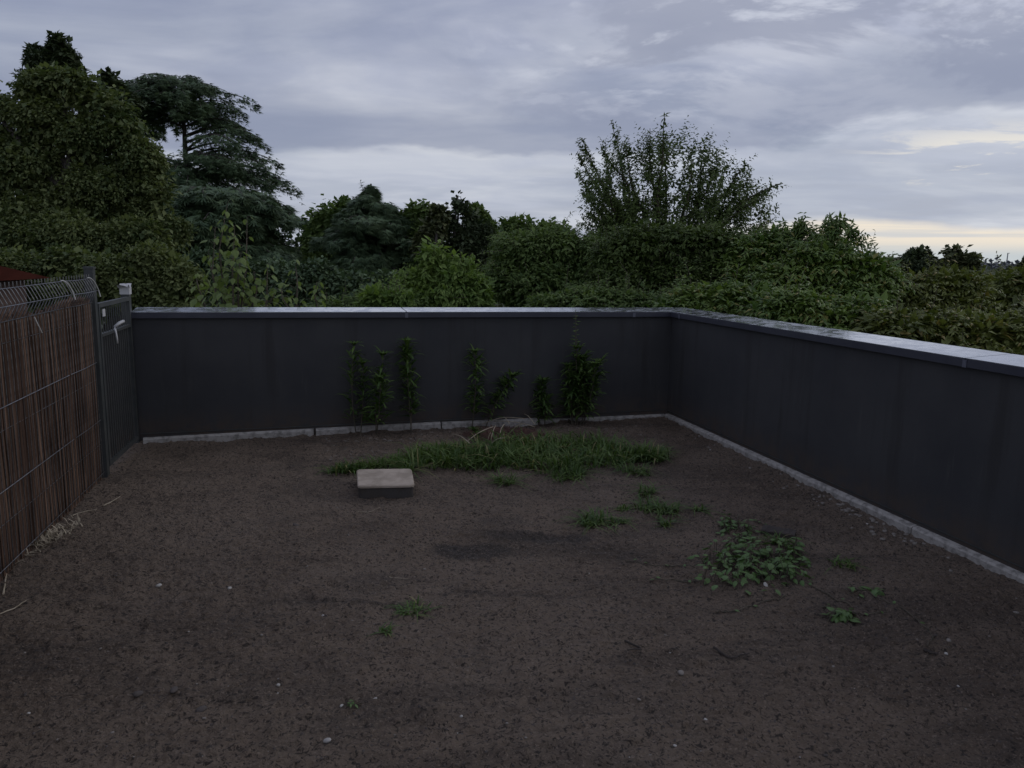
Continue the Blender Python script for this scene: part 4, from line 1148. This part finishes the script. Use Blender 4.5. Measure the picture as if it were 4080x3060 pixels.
def sapling(label, Y, stems, nleaf, size):
    b_ = aty(stems[0][0], 1200, Y)
    root = thing('sapling', label, 'sapling', (b_[0], b_[1], GZ))
    mb = MB()
    for (x0, x1, yt, n_) in stems:
        yy = Y + rng.uniform(-0.25, 0.25)
        top = aty(x1, yt, yy); mid = aty(x0, 1230, yy)
        P = np.array([(mid[0], mid[1], GZ), (mid[0], mid[1], -1.0), mid, (mid + top) / 2 + rng.normal(0, 0.03, 3), top])
        mb.tube(P, [0.02, 0.016, 0.012, 0.008, 0.003], 5)
        for k in range(n_):
            q = 1 - (k / n_) ** 0.9
            pt = mid + (top - mid) * q
            if q < 0.5: pt = (mid + (top - mid) * q)
            a = k * 2.4 + rng.uniform(-.4, .4)
            out_ = np.array([math.cos(a), math.sin(a), 0])
            wd = (0.03 + 0.13 * (1 - q)) * rng.uniform(0.3, 1.4)
            B = pt + out_ * wd + np.array([0, 0, rng.normal(0.02, 0.03)])
            mb.tube([pt, B], [0.003, 0.002], 3, False)
            sz = size * rng.uniform(0.6, 1.15) * (1 - 0.35 * q)
            place_leaf(lm_sap, root, B, out_ + np.array([0, 0, -rng.uniform(0.2, 1.6)]), out_ * 0.6 + np.array([0, 0, 1.0]) + rng.normal(0, .25, 3), sz, sz * rng.uniform(0.7, 1.0))
    m_ = mb.mesh('stem', True); m_.materials.append(M['twig']); o = link('stem', m_, root); o.location = -root.location
sapling('tall thin sapling with large pale leaves above the left end of the far parapet', 8.6,
        [(900, 906, 812, 34), (930, 935, 900, 34), (870, 858, 905, 22), (960, 985, 865, 14), (900, 830, 1000, 26), (950, 960, 1010, 26), (820, 780, 1090, 18), (1000, 1010, 1080, 16)], 0, 0.12)
sapling('lower pale-leaved sprouts just right of the tall thin sapling, above the far parapet', 8.6,
        [(1060, 1066, 1050, 16), (1180, 1178, 1060, 14), (1150, 1120, 1130, 12), (1265, 1262, 1125, 14), (1060, 1100, 1150, 12), (990, 980, 1180, 10)], 0, 0.11)

# ------------------------------------------------------------------ things on the terrace
def gp(x, y, dz=0.0):
    p = atz(x, y, 0.0); return np.array([p[0], p[1], float(gz(p[0], p[1])) + dz])

# rounded paver on a darker block
def rr_outline(pts, r, k=5):
    pts = [np.array(p, float) for p in pts]; out_ = []
    for i in range(4):
        p, a, b_ = pts[i], pts[i - 1], pts[(i + 1) % 4]
        ua, ub = (a - p) / np.linalg.norm(a - p), (b_ - p) / np.linalg.norm(b_ - p)
        for j in range(k):
            t = j / (k - 1)
            out_.append(p + ua * r * (1 - t) ** 2 + ub * r * t ** 2)
    return np.array(out_)
zt = 0.085
cor = [atz(1425, 1936, zt)[:2], atz(1652, 1931, zt)[:2], atz(1640, 1866, zt)[:2], atz(1420, 1869, zt)[:2]]
cen = sum(cor) / 4
root = thing('stone_block', 'pale square slab with rounded corners on a dark block beside the grass strip', 'slab', (cen[0], cen[1], 0))
def prism(ol, z0, z1, mat, name, bev=0.006):
    ol = ol - cen; k = len(ol); c_ = ol.mean(0)
    rings = [(1, z0), (1, z1 - bev), (1 - bev / 0.19, z1)]
    V = [(*(c_ + (p - c_) * s), z) for s, z in rings for p in ol]
    F = [(r * k + j, r * k + (j + 1) % k, (r + 1) * k + (j + 1) % k, (r + 1) * k + j) for r in range(2) for j in range(k)]
    F += [tuple(range(k))[::-1], tuple(2 * k + j for j in range(k))]
    mb = MB(); mb.add(V, F); return mb.build(name, mat, root)
prism(rr_outline(cor, 0.035), zt - 0.018, zt, M['paver_top'], 'slab_top')
prism(rr_outline([cen + (p - cen) * 0.965 for p in cor], 0.03), -0.05, zt - 0.019, M['paver_side'], 'block')

# sunken dark brick
p0, p1 = gp(3035, 2128), gp(3168, 2150)
root = thing('brick', 'dark weathered brick lying flat in the soil near the right wall', 'brick', ((p0[0] + p1[0]) / 2, (p0[1] + p1[1]) / 2, (p0[2] + p1[2]) / 2), math.atan2(p1[1] - p0[1], p1[0] - p0[0]))
mb = MB(); L_ = np.linalg.norm(p1 - p0)
nx = 10
V, F = [], []
for i in range(nx + 1):
    for j, (yy, zz) in enumerate(((-0.05, -0.03), (-0.05, 0.020), (-0.044, 0.026), (0.044, 0.026), (0.05, 0.02), (0.05, -0.03))):
        V.append((-L_ / 2 + L_ * i / nx + rng.normal(0, .001), yy + rng.normal(0, .0015), zz + rng.normal(0, .0012)))
for i in range(nx):
    for j in range(6):
        F.append((i * 6 + j, i * 6 + (j + 1) % 6, (i + 1) * 6 + (j + 1) % 6, (i + 1) * 6 + j))
F += [tuple(range(6))[::-1], tuple(nx * 6 + j for j in range(6))]
mb.add(V, F); mb.build('brick_body', M['brick_dark'], root)

# grass: one joined strip plus separate tufts
def grass_blades(lb, C, n, rad, hgt, width=0.007, spread=0.6, ry=None):
    a = rng.uniform(0, 6.28, n); r = np.sqrt(rng.random(n)) * rad
    B = np.stack([C[0] + np.cos(a) * r, C[1] + np.sin(a) * r * (ry or 1.0), np.zeros(n)], 1); B[:, 2] = gz(B[:, 0], B[:, 1]) - 0.004
    az_ = rng.uniform(0, 6.28, n); lean = rng.uniform(0.15, spread, n)
    h_ = hgt * rng.uniform(0.55, 1.25, n); w_ = width * rng.uniform(0.7, 1.4, n)
    d = np.stack([np.cos(az_), np.sin(az_)], 1); s_ = np.stack([-d[:, 1], d[:, 0]], 1)
    t = np.array([0, .35, .7, 1.0]); out_v = []
    for q, wq in zip(t, (0.8, 1.0, 0.75, 0.0)):
        hor = h_ * lean * (q * 0.7 + 0.75 * q ** 3); z = h_ * (q - 0.45 * lean * q ** 3)
        c_ = np.concatenate([B[:, :2] + d * hor[:, None], (B[:, 2] + z)[:, None]], 1)
        sv = np.concatenate([s_ * (w_ * wq * 0.5)[:, None], np.zeros((n, 1))], 1)
        lift = np.zeros((n, 3)); 
        if wq > 0: out_v += [c_ - sv, c_ + sv]
        else: out_v += [c_]
    V = np.stack(out_v, 1); base_i = (np.arange(n) * 7)[:, None]
    Q_ = np.concatenate([base_i + np.array([[0, 1, 3, 2]]), base_i + np.array([[2, 3, 5, 4]])])
    T_ = base_i + np.array([[4, 5, 6]])
    lb.v.append(V.reshape(-1, 3)); lb.f.append(Q_ + lb.n); lb.f.append(T_ + lb.n); lb.n += n * 7

lb = LB()
poly_top = [(1330, 1862), (1500, 1830), (1640, 1800), (1760, 1782), (1900, 1768), (2050, 1752), (2200, 1735), (2330, 1730), (2430, 1758), (2520, 1790), (2620, 1815)]
poly_bot = [(1330, 1885), (1500, 1868), (1640, 1878), (1760, 1876), (1900, 1872), (2050, 1876), (2200, 1890), (2330, 1880), (2430, 1868), (2520, 1842), (2620, 1826)]
px_ = np.array([p[0] for p in poly_top])
for i in range(370):
    x = rng.uniform(1330, 2640)
    if x < 1560 and rng.random() < 0.45: continue
    yt = np.interp(x, px_, [p[1] for p in poly_top]) + 28; yb = np.interp(x, px_, [p[1] for p in poly_bot])
    if yb < yt: yt, yb = yb - 4, yt
    y = rng.uniform(yt, yb)
    c_ = gp(x, y)
    if abs(c_[0] - cen[0]) < 0.26 and abs(c_[1] - cen[1]) < 0.28: continue
    hh_ = 0.085 if x < 1700 else 0.13
    grass_blades(lb, c_, int(rng.uniform(7, 15)), 0.06, hh_ * rng.uniform(0.6, 1.35), 0.010, 1.5)
for i in range(110):
    x = rng.uniform(1560, 2600)
    yt = np.interp(x, px_, [p[1] for p in poly_top]) + 26; yb = np.interp(x, px_, [p[1] for p in poly_bot])
    grass_blades(lb, gp(x, rng.uniform(min(yt, yb), max(yt, yb))), int(rng.uniform(4, 9)), 0.04, 0.165 * rng.uniform(0.7, 1.2), 0.011, 1.3)
tag(lb.build('grass', M['grass'], None), 'long strip of coarse green grass growing across the terrace in front of the weeds', kind='stuff')

TUFTS = [(2010, 1922, 0.11, 26, 0.10, 'spiky grass tuft just in front of the middle of the grass strip'),
         (1560 + 70, 1900 - 10, 0.04, 22, 0.12, 'upright grass tuft at the right corner of the pale slab'),
         (2540, 1890, 0.13, 34, 0.10, 'wide grass tuft below the right end of the grass strip'),
         (2260, 1905, 0.16, 50, 0.11, 'sprawling grass tuft at the lower edge of the grass strip'),
         (2580, 1975, 0.08, 20, 0.09, 'thin grass tuft, upper of the two in the column near the right wall'),
         (2600, 2035, 0.13, 50, 0.09, 'thick grass tuft, lower in the column near the right wall'),
         (2370, 2075, 0.10, 46, 0.09, 'bright isolated grass tuft left of the tuft column'),
         (2455, 2080, 0.06, 16, 0.06, 'small grass tuft beside the bright isolated one'),
         (2480, 2030, 0.04, 12, 0.05, 'tiny grass tuft between the bright isolated one and the column'),
         (2660, 2090, 0.05, 14, 0.06, 'tiny grass tuft at the foot of the tuft column'),
         (2790, 2035, 0.05, 14, 0.07, 'small lone grass tuft between the tuft column and the right wall'),
         (3105, 2175, 0.05, 14, 0.08, 'small grass tuft just below the dark brick'),
         (1640, 2430, 0.10, 22, 0.04, 'flat straggly grass tuft alone in the lower middle of the soil'),
         (1530, 2520, 0.03, 8, 0.04, 'faint little grass sprout below the straggly tuft'),
         (3360, 2260, 0.08, 16, 0.05, 'sparse grass tuft right of the leafy creeper')]
for (x, y, rad, n_, hh_, lab) in TUFTS:
    c_ = gp(x, y); lb = LB()
    grass_blades(lb, c_, n_ * 2, rad * 0.8, hh_ * 1.05, 0.0075, 2.2, 0.7)
    grass_blades(lb, c_ + np.array([rad * rng.uniform(-1, 1), rad * rng.uniform(-.6, .6), 0]), n_, rad * 0.5, hh_ * 0.8, 0.007, 2.2, 0.7)
    root = thing('grass_tuft', lab, 'grass tuft', tuple(c_), 0, 'grass tufts on the soil')
    lb.build('blades', M['grass'], root, c_)

# leafy creeping plant with trailing runners: leaves as parts
lm_creep = leaf_mesh('leaf', M['leaf_creep'])
def creeper(label, cx, cy, rx, ry, nleaf, size, hgt, runners):
    c_ = gp(cx, cy)
    root = thing('creeping_plant', label, 'creeper', tuple(c_))
    mb = MB()
    subs = [(rng.uniform(-.75, .75), rng.uniform(-.75, .75), rng.uniform(.18, .5)) for _ in range(max(3, nleaf // 16))]
    for i in range(nleaf):
        a = rng.uniform(0, 6.28); q = math.sqrt(rng.random())
        sb = subs[rng.integers(0, len(subs))]; g_ = rng.random() * 1.4
        p = gp(cx + rx * (sb[0] + sb[2] * q * g_ * math.cos(a)), cy + ry * (sb[1] + 1.3 * sb[2] * q * g_ * math.sin(a)))
        p[2] += hgt * (1 - q * q) * rng.uniform(0.2, 1.0) + 0.012
        mb.tube([(p[0] + rng.normal(0, .03), p[1] + rng.normal(0, .02), float(gz(p[0], p[1]))), p], [0.002, 0.0015], 3, False)
        az_ = a + rng.normal(0, 0.9)
        D = (math.cos(az_), -math.sin(az_), rng.uniform(-0.5, 0.25))
        sz = size * rng.uniform(0.6, 1.2)
        place_leaf(lm_creep, root, p, D, (rng.normal(0, .45), rng.normal(0, .45), 1), sz, sz * rng.uniform(0.5, 0.85))
    for pts in runners:
        P = np.array([gp(x, y, 0.006) for x, y in pts])
        t = np.linspace(0, 1, 24); tk = np.linspace(0, 1, len(P))
        Q_ = np.stack([np.interp(t, tk, P[:, j]) for j in range(3)], 1)
        Q_[:, :2] += rng.normal(0, 0.004, (24, 2)); Q_[:, 2] = gz(Q_[:, 0], Q_[:, 1]) + 0.006
        mb.tube(Q_, 0.0028, 4, False)
        for k in range(3, 22, 5):
            if rng.random() < 0.6:
                place_leaf(lm_creep, root, Q_[k] + (0, 0, 0.005), (rng.normal(), rng.normal(), 0), (rng.normal(0, .3), rng.normal(0, .3), 1), size * 0.5, size * 0.4)
    m_ = mb.mesh('stems', True); m_.materials.append(M['twig']); o = link('stems', m_, root); o.location = -root.location; tag(o, kind='stuff')
creeper('large leafy creeper sprawling over the soil below the dark brick', 3010, 2275, 235, 78, 380, 0.046, 0.11,
        [[(2780, 2262), (2650, 2256), (2560, 2245), (2480, 2225)], [(3130, 2380), (3000, 2415), (2900, 2440), (2850, 2440)], [(2790, 2320), (2620, 2310), (2590, 2318)], [(3200, 2330), (3400, 2430)]])
creeper('narrow creeper patch with small pointed leaves above the large one, left of the brick', 2930, 2130, 80, 66, 120, 0.036, 0.06, [[(2940, 2060), (2925, 2160)], [(3000, 2080), (3060, 2100)]])
creeper('dark creeper strand trailing right of the large leafy one', 3450, 2372, 70, 20, 14, 0.045, 0.02, [[(3380, 2350), (3480, 2385), (3600, 2440), (3690, 2500), (3715, 2555), (3690, 2590)]])
creeper('small creeper sprig with long pale stem in the lower right soil', 3360, 2450, 80, 28, 56, 0.042, 0.04, [[(3400, 2452), (3470, 2458), (3540, 2450)], [(3340, 2440), (3270, 2425)]])
creeper('tiny sprout beside two pale stones in the lower left foreground', 1398, 2812, 26, 16, 9, 0.02, 0.015, [])

# weeds along the far wall
def weed(label, x, y, top, n_, width, size=0.085, slender=None, cat='weed'):
    p = gp(x, y); h_ = aty(x, top, p[1])[2] - p[2]
    root = thing('tall_weed', label, cat, tuple(p), 0, None)
    lb, mb = LB(), MB()
    n_ = int(n_ * 2.2); size *= 1.1
    stems = max(2, int(n_ / 90))
    for k in range(stems):
        off = rng.normal(0, width * 0.36, 2) if k else np.zeros(2)
        hh = h_ * (1.0 if k == 0 else rng.uniform(0.55, 0.92))
        A_ = p + np.array([off[0] * 0.5, min(off[1] * 0.3, 0.05), -0.01]); B_ = A_ + np.array([off[0] * 1.1 + rng.normal(0, 0.04), min(off[1], 0.03), hh])
        m_ = int(n_ / stems)
        t = np.linspace(0, 1, 10)[:, None]
        P = A_ + (B_ - A_) * t + np.sin(t * 3.14) * rng.normal(0, 0.035, 3)
        mb.tube(P, np.linspace(0.006, 0.002, 10), 5, False)
        tt = rng.uniform(0.12, 1, m_) ** 0.8
        BB = np.stack([np.interp(tt, t[:, 0], P[:, j]) for j in range(3)], 1)
        a = rng.uniform(0, 6.28, m_)
        D = np.stack([np.cos(a), np.sin(a), rng.uniform(-0.5, 0.9, m_) * (0.4 + tt)], 1)
        o_ = width * 0.30 * rng.random(m_) * (1 - tt * 0.7)
        BB = BB + unit(D) * o_[:, None]
        lb.add(leaves(BLADE, BB, D, np.tile([0, 0, 1.0], (m_, 1)) + rng.normal(0, .2, (m_, 3)), size * rng.uniform(0.6, 1.3, m_), size * 0.2))
        # rosette on top
        m2 = 14; a = np.arange(m2) * 2.4
        D = np.stack([np.cos(a), np.sin(a), np.full(m2, 0.35)], 1)
        lb.add(leaves(BLADE, np.tile(P[-1], (m2, 1)), D, np.tile([0, 0, 1.0], (m2, 1)), size * 0.9, size * 0.17))
    if slender:
        A_ = p + (0, 0, h_ * 0.7); B_ = aty(slender[0], slender[1], p[1])
        shoot(lb, mb, A_, B_, 0.065, 30, 0.01, 0.005, t0=0.2, w=0.34, droop=0.4)
    lb.build('foliage', M['leaf_weed'], root, p)
    m_ = mb.mesh('stems'); m_.materials.append(M['twig']); o = link('stems', m_, root); o.location = -root.location; tag(o, kind='stuff')
weed('tallest bushy weed at the far wall with a slender flowering spike over the coping', 2290, 1697, 1385, 360, 0.28, 0.10, (2294, 1236))
weed('medium weed left of the tallest one at the far wall', 2170, 1695, 1515, 110, 0.30, 0.09)
weed('upright weed behind the straw pile with several star-like tops', 1880, 1712, 1400, 110, 0.30, 0.10)
weed('dim bushy weed near the middle of the far wall base', 1640, 1730, 1360, 90, 0.26, 0.10)
weed('dim weed at the left part of the far wall base', 1500, 1738, 1410, 80, 0.26, 0.10)
weed('leftmost dim weed at the far wall base', 1420, 1742, 1370, 70, 0.2, 0.09)
weed('short leafy weed in front of the straw pile, left side', 1878, 1765, 1708, 26, 0.08, 0.06)

# pile of dry stalks on a rusty clump
c_ = gp(2010, 1738)
root = thing('straw_pile', 'loose pile of dry stalks on a rust brown clump against the far wall', 'stalk pile', tuple(c_))
nn = 26; V, F = [], []
for j in range(9):
    for i in range(nn):
        a = i / nn * 6.283; q = j / 8
        rx_, ry_ = 0.42, 0.20
        z = 0.085 * (1 - q ** 2) * (0.7 + 0.6 * float(vnoise(np.array(3 + q * 3 * math.cos(a)), np.array(5 + q * 3 * math.sin(a)), 9)))
        V.append((rx_ * q * math.cos(a), ry_ * q * math.sin(a), z - 0.012 * (q > 0.99)))
for j in range(8):
    for i in range(nn):
        F.append((j * nn + i, (j + 1) * nn + i, (j + 1) * nn + (i + 1) % nn, j * nn + (i + 1) % nn))
mb = MB(); mb.add(V, F); mb.build('clump', M['rust_debris'], root, True)
lb = LB()
m_ = 700
a = rng.uniform(0, 6.28, m_); q = np.sqrt(rng.random(m_))
B = np.stack([0.42 * q * np.cos(a), 0.2 * q * np.sin(a), 0.085 * (1 - q ** 2)], 1)
lb.add(leaves(BLADE, B, rdir(m_) * np.array([1, 1, .4]), np.tile([0, 0, 1.0], (m_, 1)), rng.uniform(0.02, 0.06, m_), 0.006))
lb.build('needle_litter', M['rust_debris'], root)
STALK = [((1850, 1768), (1905, 1735), (1965, 1700)), ((1960, 1678), (2050, 1690), (2130, 1700)), ((2035, 1725), (2080, 1690)), ((1955, 1755), (1975, 1695)), ((1990, 1760), (1995, 1720), (2010, 1690)),
         ((2060, 1645), (2100, 1662), (2130, 1690)), ((1940, 1770), (1955, 1725)), ((2000, 1660), (2030, 1690)), ((1800, 1730), (1870, 1765)), ((2015, 1765), (2005, 1730)), ((1920, 1690), (2000, 1672), (2090, 1668)), ((1950, 1775), (2010, 1745))]
for st_ in STALK:
    P = []
    for k, (x, y) in enumerate(st_):
        lift = 0.05 + 0.10 * (k / (len(st_) - 1)); p = atz(x, y, lift); P.append(p - c_)
    P = np.array(P); t = np.linspace(0, 1, 8); tk = np.linspace(0, 1, len(P))
    Q_ = np.stack([np.interp(t, tk, P[:, j]) for j in range(3)], 1); Q_[:, 2] += 0.02 * np.sin(t * 3.14)
    mb = MB(); mb.tube(Q_, 0.0035, 5); mb.build('stalk', M['straw'], root)

# twigs and straws lying about
def twig(name, label, pts, r, mat, cat='twig', group=None, lift=0.008):
    P = np.array([gp(x, y, lift) for x, y in pts]); c_ = P.mean(0)
    t = np.linspace(0, 1, 10); tk = np.linspace(0, 1, len(P))
    Q_ = np.stack([np.interp(t, tk, P[:, j]) for j in range(3)], 1) - c_
    Q_[:, :2] += rng.normal(0, 0.003, (10, 2))
    mb = MB(); mb.tube(Q_, np.linspace(r, r * 0.5, 10), 5)
    o = mb.build(name, mat); o.location = c_; return tag(o, label, cat, group)
twig('twig', 'forked-looking dark twig in the lower middle soil', [(2490, 2570), (2560, 2598), (2500, 2615)], 0.005, M['brick_dark'])
twig('twig', 'crooked dark twig right of the forked-looking one', [(2840, 2600), (2900, 2632), (2985, 2622)], 0.006, M['brick_dark'])
twig('twig', 'short dark twig near the pale stone at the lower right', [(3680, 2600), (3735, 2622)], 0.008, M['brick_dark'])
twig('straw', 'pale curved straw lying in front of the pale slab', [(1420, 2035), (1470, 2036), (1515, 2025)], 0.0022, M['straw'], 'straw')
twig('straw', 'thin pale straw flat on the soil in the middle foreground', [(1555, 2310), (1625, 2312)], 0.0018, M['straw'], 'straw')
twig('straw', 'long pale straw at the left edge of the photo', [(0, 2470), (60, 2440), (110, 2415)], 0.003, M['straw'], 'straw')
for (q, lab) in (([(290, 2055), (340, 2045), (385, 2035)], 'pale straw on the soil near the foot of the fence, upper one'),
                 ([(410, 2020), (440, 2008), (480, 1985)], 'pale straw beside the upper one, further along the fence'),
                 ([(15, 2380), (20, 2300), (50, 2240)], 'stout bent stalk leaning at the fence foot by the left edge'),
                 ([(60, 2215), (140, 2215)], 'short pale stalk lying along the fence foot'),
                 ([(120, 2150), (160, 2208)], 'slanting thin stalk by the fence foot')):
    twig('stalk', lab, q, 0.004, M['straw'], 'stalk')
# weeds at the fence foot
lb = LB()
for i in range(46):
    x = rng.uniform(0, 300); y = 2235 - x * 0.47 + rng.normal(0, 14)
    grass_blades(lb, gp(x, y), 7, 0.05, 0.05, 0.006, 1.6)
tag(lb.build('dry_grass', M['straw'], None), 'sparse dry grass and litter along the foot of the fence', kind='stuff')

# leaf litter in the shade before the far wall
lb = LB(); n_ = 420
X = rng.uniform(1300, 2640, n_); Y_ = rng.uniform(1700, 1850, n_)
B = np.array([gp(a, b_ if b_ > 1755 - (a - 1200) * 0.05 else 1760, 0.006) for a, b_ in zip(X, Y_)])
lb.add(leaves(FOLD, B, rdir(n_) * np.array([1, 1, .15]), np.tile([0, 0, 1.0], (n_, 1)) + rng.normal(0, .25, (n_, 3)), rng.uniform(0.02, 0.045, n_), 0.014))
tag(lb.build('leaf_litter', M['pebble_soil'], None), 'scattered pale dead leaves between grass strip and far wall', kind='stuff')

# pebbles
def stone_mesh(seed, sub=1):
    import bmesh
    bm = bmesh.new(); bmesh.ops.create_icosphere(bm, subdivisions=max(sub, 1), radius=1.0)
    if sub == 0:
        bm.clear(); bmesh.ops.create_cone(bm, cap_ends=True, cap_tris=True, segments=5, radius1=1.0, radius2=0.45, depth=1.1)
    r = np.random.default_rng(seed)
    k = r.normal(0, 1, (3, 3))
    for v in bm.verts:
        f = 1 + 0.10 * math.sin(v.co.dot(Vector(k[0])) * 2.2) + 0.08 * math.sin(v.co.dot(Vector(k[1])) * 3.1)
        v.co *= f; v.co.z *= 0.55; v.co.y *= 0.75
    me = bpy.data.meshes.new('pebble'); bm.to_mesh(me); bm.free()
    me.polygons.foreach_set('use_smooth', [True] * len(me.polygons)); return me
SM = []
for s_ in range(6):
    for mt in ('pebble', 'pebble_pale', 'pebble_dark'):
        m_ = stone_mesh(s_, 2); m_.materials.append(M[mt]); SM.append(m_)
def pebble(x, y, r, kind, label, group):
    p = gp(x, y, r * 0.15); o = bpy.data.objects.new('pebble', SM[random.randrange(6) * 3 + kind]); COL.objects.link(o)
    o.location = p; o.scale = (r * random.uniform(.8, 1.2), r, r * random.uniform(.7, 1.1)); o.rotation_euler = (random.gauss(0, .2), random.gauss(0, .2), random.uniform(0, 6.28))
    tag(o, label, 'pebble', group)
g1 = 'pebbles gathered at the foot of the right wall'
for i in range(75):
    s = rng.uniform(0.3, 4.6)
    if rng.random() < 0.45: s = rng.normal(2.95, 0.3)
    off = 0.07 + abs(rng.normal(0, 0.10))
    q = C0 + uR * s + nR * off
    o = bpy.data.objects.new('pebble', SM[random.randrange(6) * 3 + (0 if random.random() < .96 else 1)]); COL.objects.link(o)
    r = rng.uniform(0.007, 0.019)
    o.location = (q[0], q[1], float(gz(q[0], q[1])) + r * .15); o.scale = (r * random.uniform(.8, 1.2), r, r); o.rotation_euler = (0, 0, random.uniform(0, 6.28))
    tag(o, 'small grey pebble at the foot of the right parapet wall', 'pebble', g1)
g2 = 'pale chips scattered on the soil'
for i in range(110):
    x, y = rng.uniform(0, 4080), 1950 + 1100 * rng.random() ** 0.8
    p = atz(x, y)
    if (p[:2] - C0) @ nR < 0.15 or (p[:2] - C0) @ nL < 0.15 or p[0] < -2.2: continue
    pebble(x, y, 0.0022 + 0.006 * rng.random() ** 2.5, 1 if rng.random() < .25 else 0, 'small pale stone chip lying loose on the dark soil', g2)
for (x, y, r, k, lab) in ((1303, 2945, 0.016, 1, 'round pale pebble at the bottom, left of the middle'), (1362, 2808, 0.010, 1, 'white pebble beside the tiny sprout'), (1495, 2792, 0.008, 1, 'white pebble right of the tiny sprout'),
                          (2713, 2690, 0.016, 0, 'flat brown-grey pebble right of the lower middle'), (3768, 2608, 0.010, 1, 'round white pebble near the short dark twig'), (3780, 2560, 0.013, 0, 'oblong grey pebble just above the round white one'),
                          (2812, 2868, 0.007, 1, 'single bright white pebble low in the right foreground'), (1110, 2742, 0.009, 1, 'long white chip low on the left foreground'), (2545, 2800, 0.008, 0, 'dull pebble in the lower middle'),
                          (552, 2772, 0.022, 2, 'dark clod of earth low on the left soil'), (695, 2758, 0.018, 2, 'dark clod right of the other clod on the left soil'), (800, 2828, 0.02, 2, 'lowest dark clod on the left soil'),
                          (1180, 2098, 0.02, 2, 'dark clod in the middle left soil below the slab'), (635, 2345, 0.014, 1, 'pale chip on the left soil under the light patch'), (915, 2350, 0.012, 1, 'pale chip right of the other left one'),
                          (2330 + 720, 2335, 0.016, 1, 'pale stone at the lower edge of the large leafy creeper')):
    pebble(x, y, r, k, lab, None)
# fine grit: joined, nobody could count it
base_s = stone_mesh(3, 0)
Vb = np.array([v.co[:] for v in base_s.vertices]); Fb = []
for p in base_s.polygons:
    q = list(p.vertices)
    Fb += [(q[0], q[i], q[i + 1]) for i in range(1, len(q) - 1)]
Fb = np.array(Fb)
def grit(n, rmin, rmax, mat, name, label, wallbias=False):
    X = rng.uniform(-2.4, 2.7, n); Yq = 1.9 + 5.6 * rng.random(n) ** 1.3
    if wallbias:
        s = rng.uniform(0.1, 5, n); of = np.abs(rng.normal(0, 0.16, n)) + 0.05
        q = C0 + uR * s[:, None] + nR * of[:, None]; X, Yq = q[:, 0], q[:, 1]
    q = np.stack([X, Yq], 1) - C0
    k = (q @ nL > 0.05) & (q @ nR > 0.05) & (X > -2.5); X, Yq = X[k], Yq[k]; n = len(X)
    r = rmin + (rmax - rmin) * rng.random(n) ** 2
    a = rng.uniform(0, 6.28, n); ca, sa = np.cos(a), np.sin(a)
    V = Vb[None] * (r[:, None, None] * rng.uniform(0.7, 1.3, (n, 1, 3)))
    V = np.stack([V[..., 0] * ca[:, None] - V[..., 1] * sa[:, None], V[..., 0] * sa[:, None] + V[..., 1] * ca[:, None], V[..., 2]], -1)
    V += np.stack([X, Yq, gz(X, Yq) + r * 0.1], 1)[:, None]
    F = Fb[None] + (np.arange(n) * len(Vb))[:, None, None]
    me = mesh_np(name, V.reshape(-1, 3), F.reshape(-1, 3), False); me.materials.append(mat)
    tag(link(name, me), label, kind='stuff')
grit(9000, 0.002, 0.0075, M['pebble_dark'], 'soil_crumbs', 'dark crumbs of earth covering the terrace')
grit(600, 0.0015, 0.003, M['pebble'], 'grit', 'tiny grey stone grit on the soil')
grit(500, 0.002, 0.005, M['pebble_soil'], 'gravel', 'fine gravel along the foot of the right wall', True)
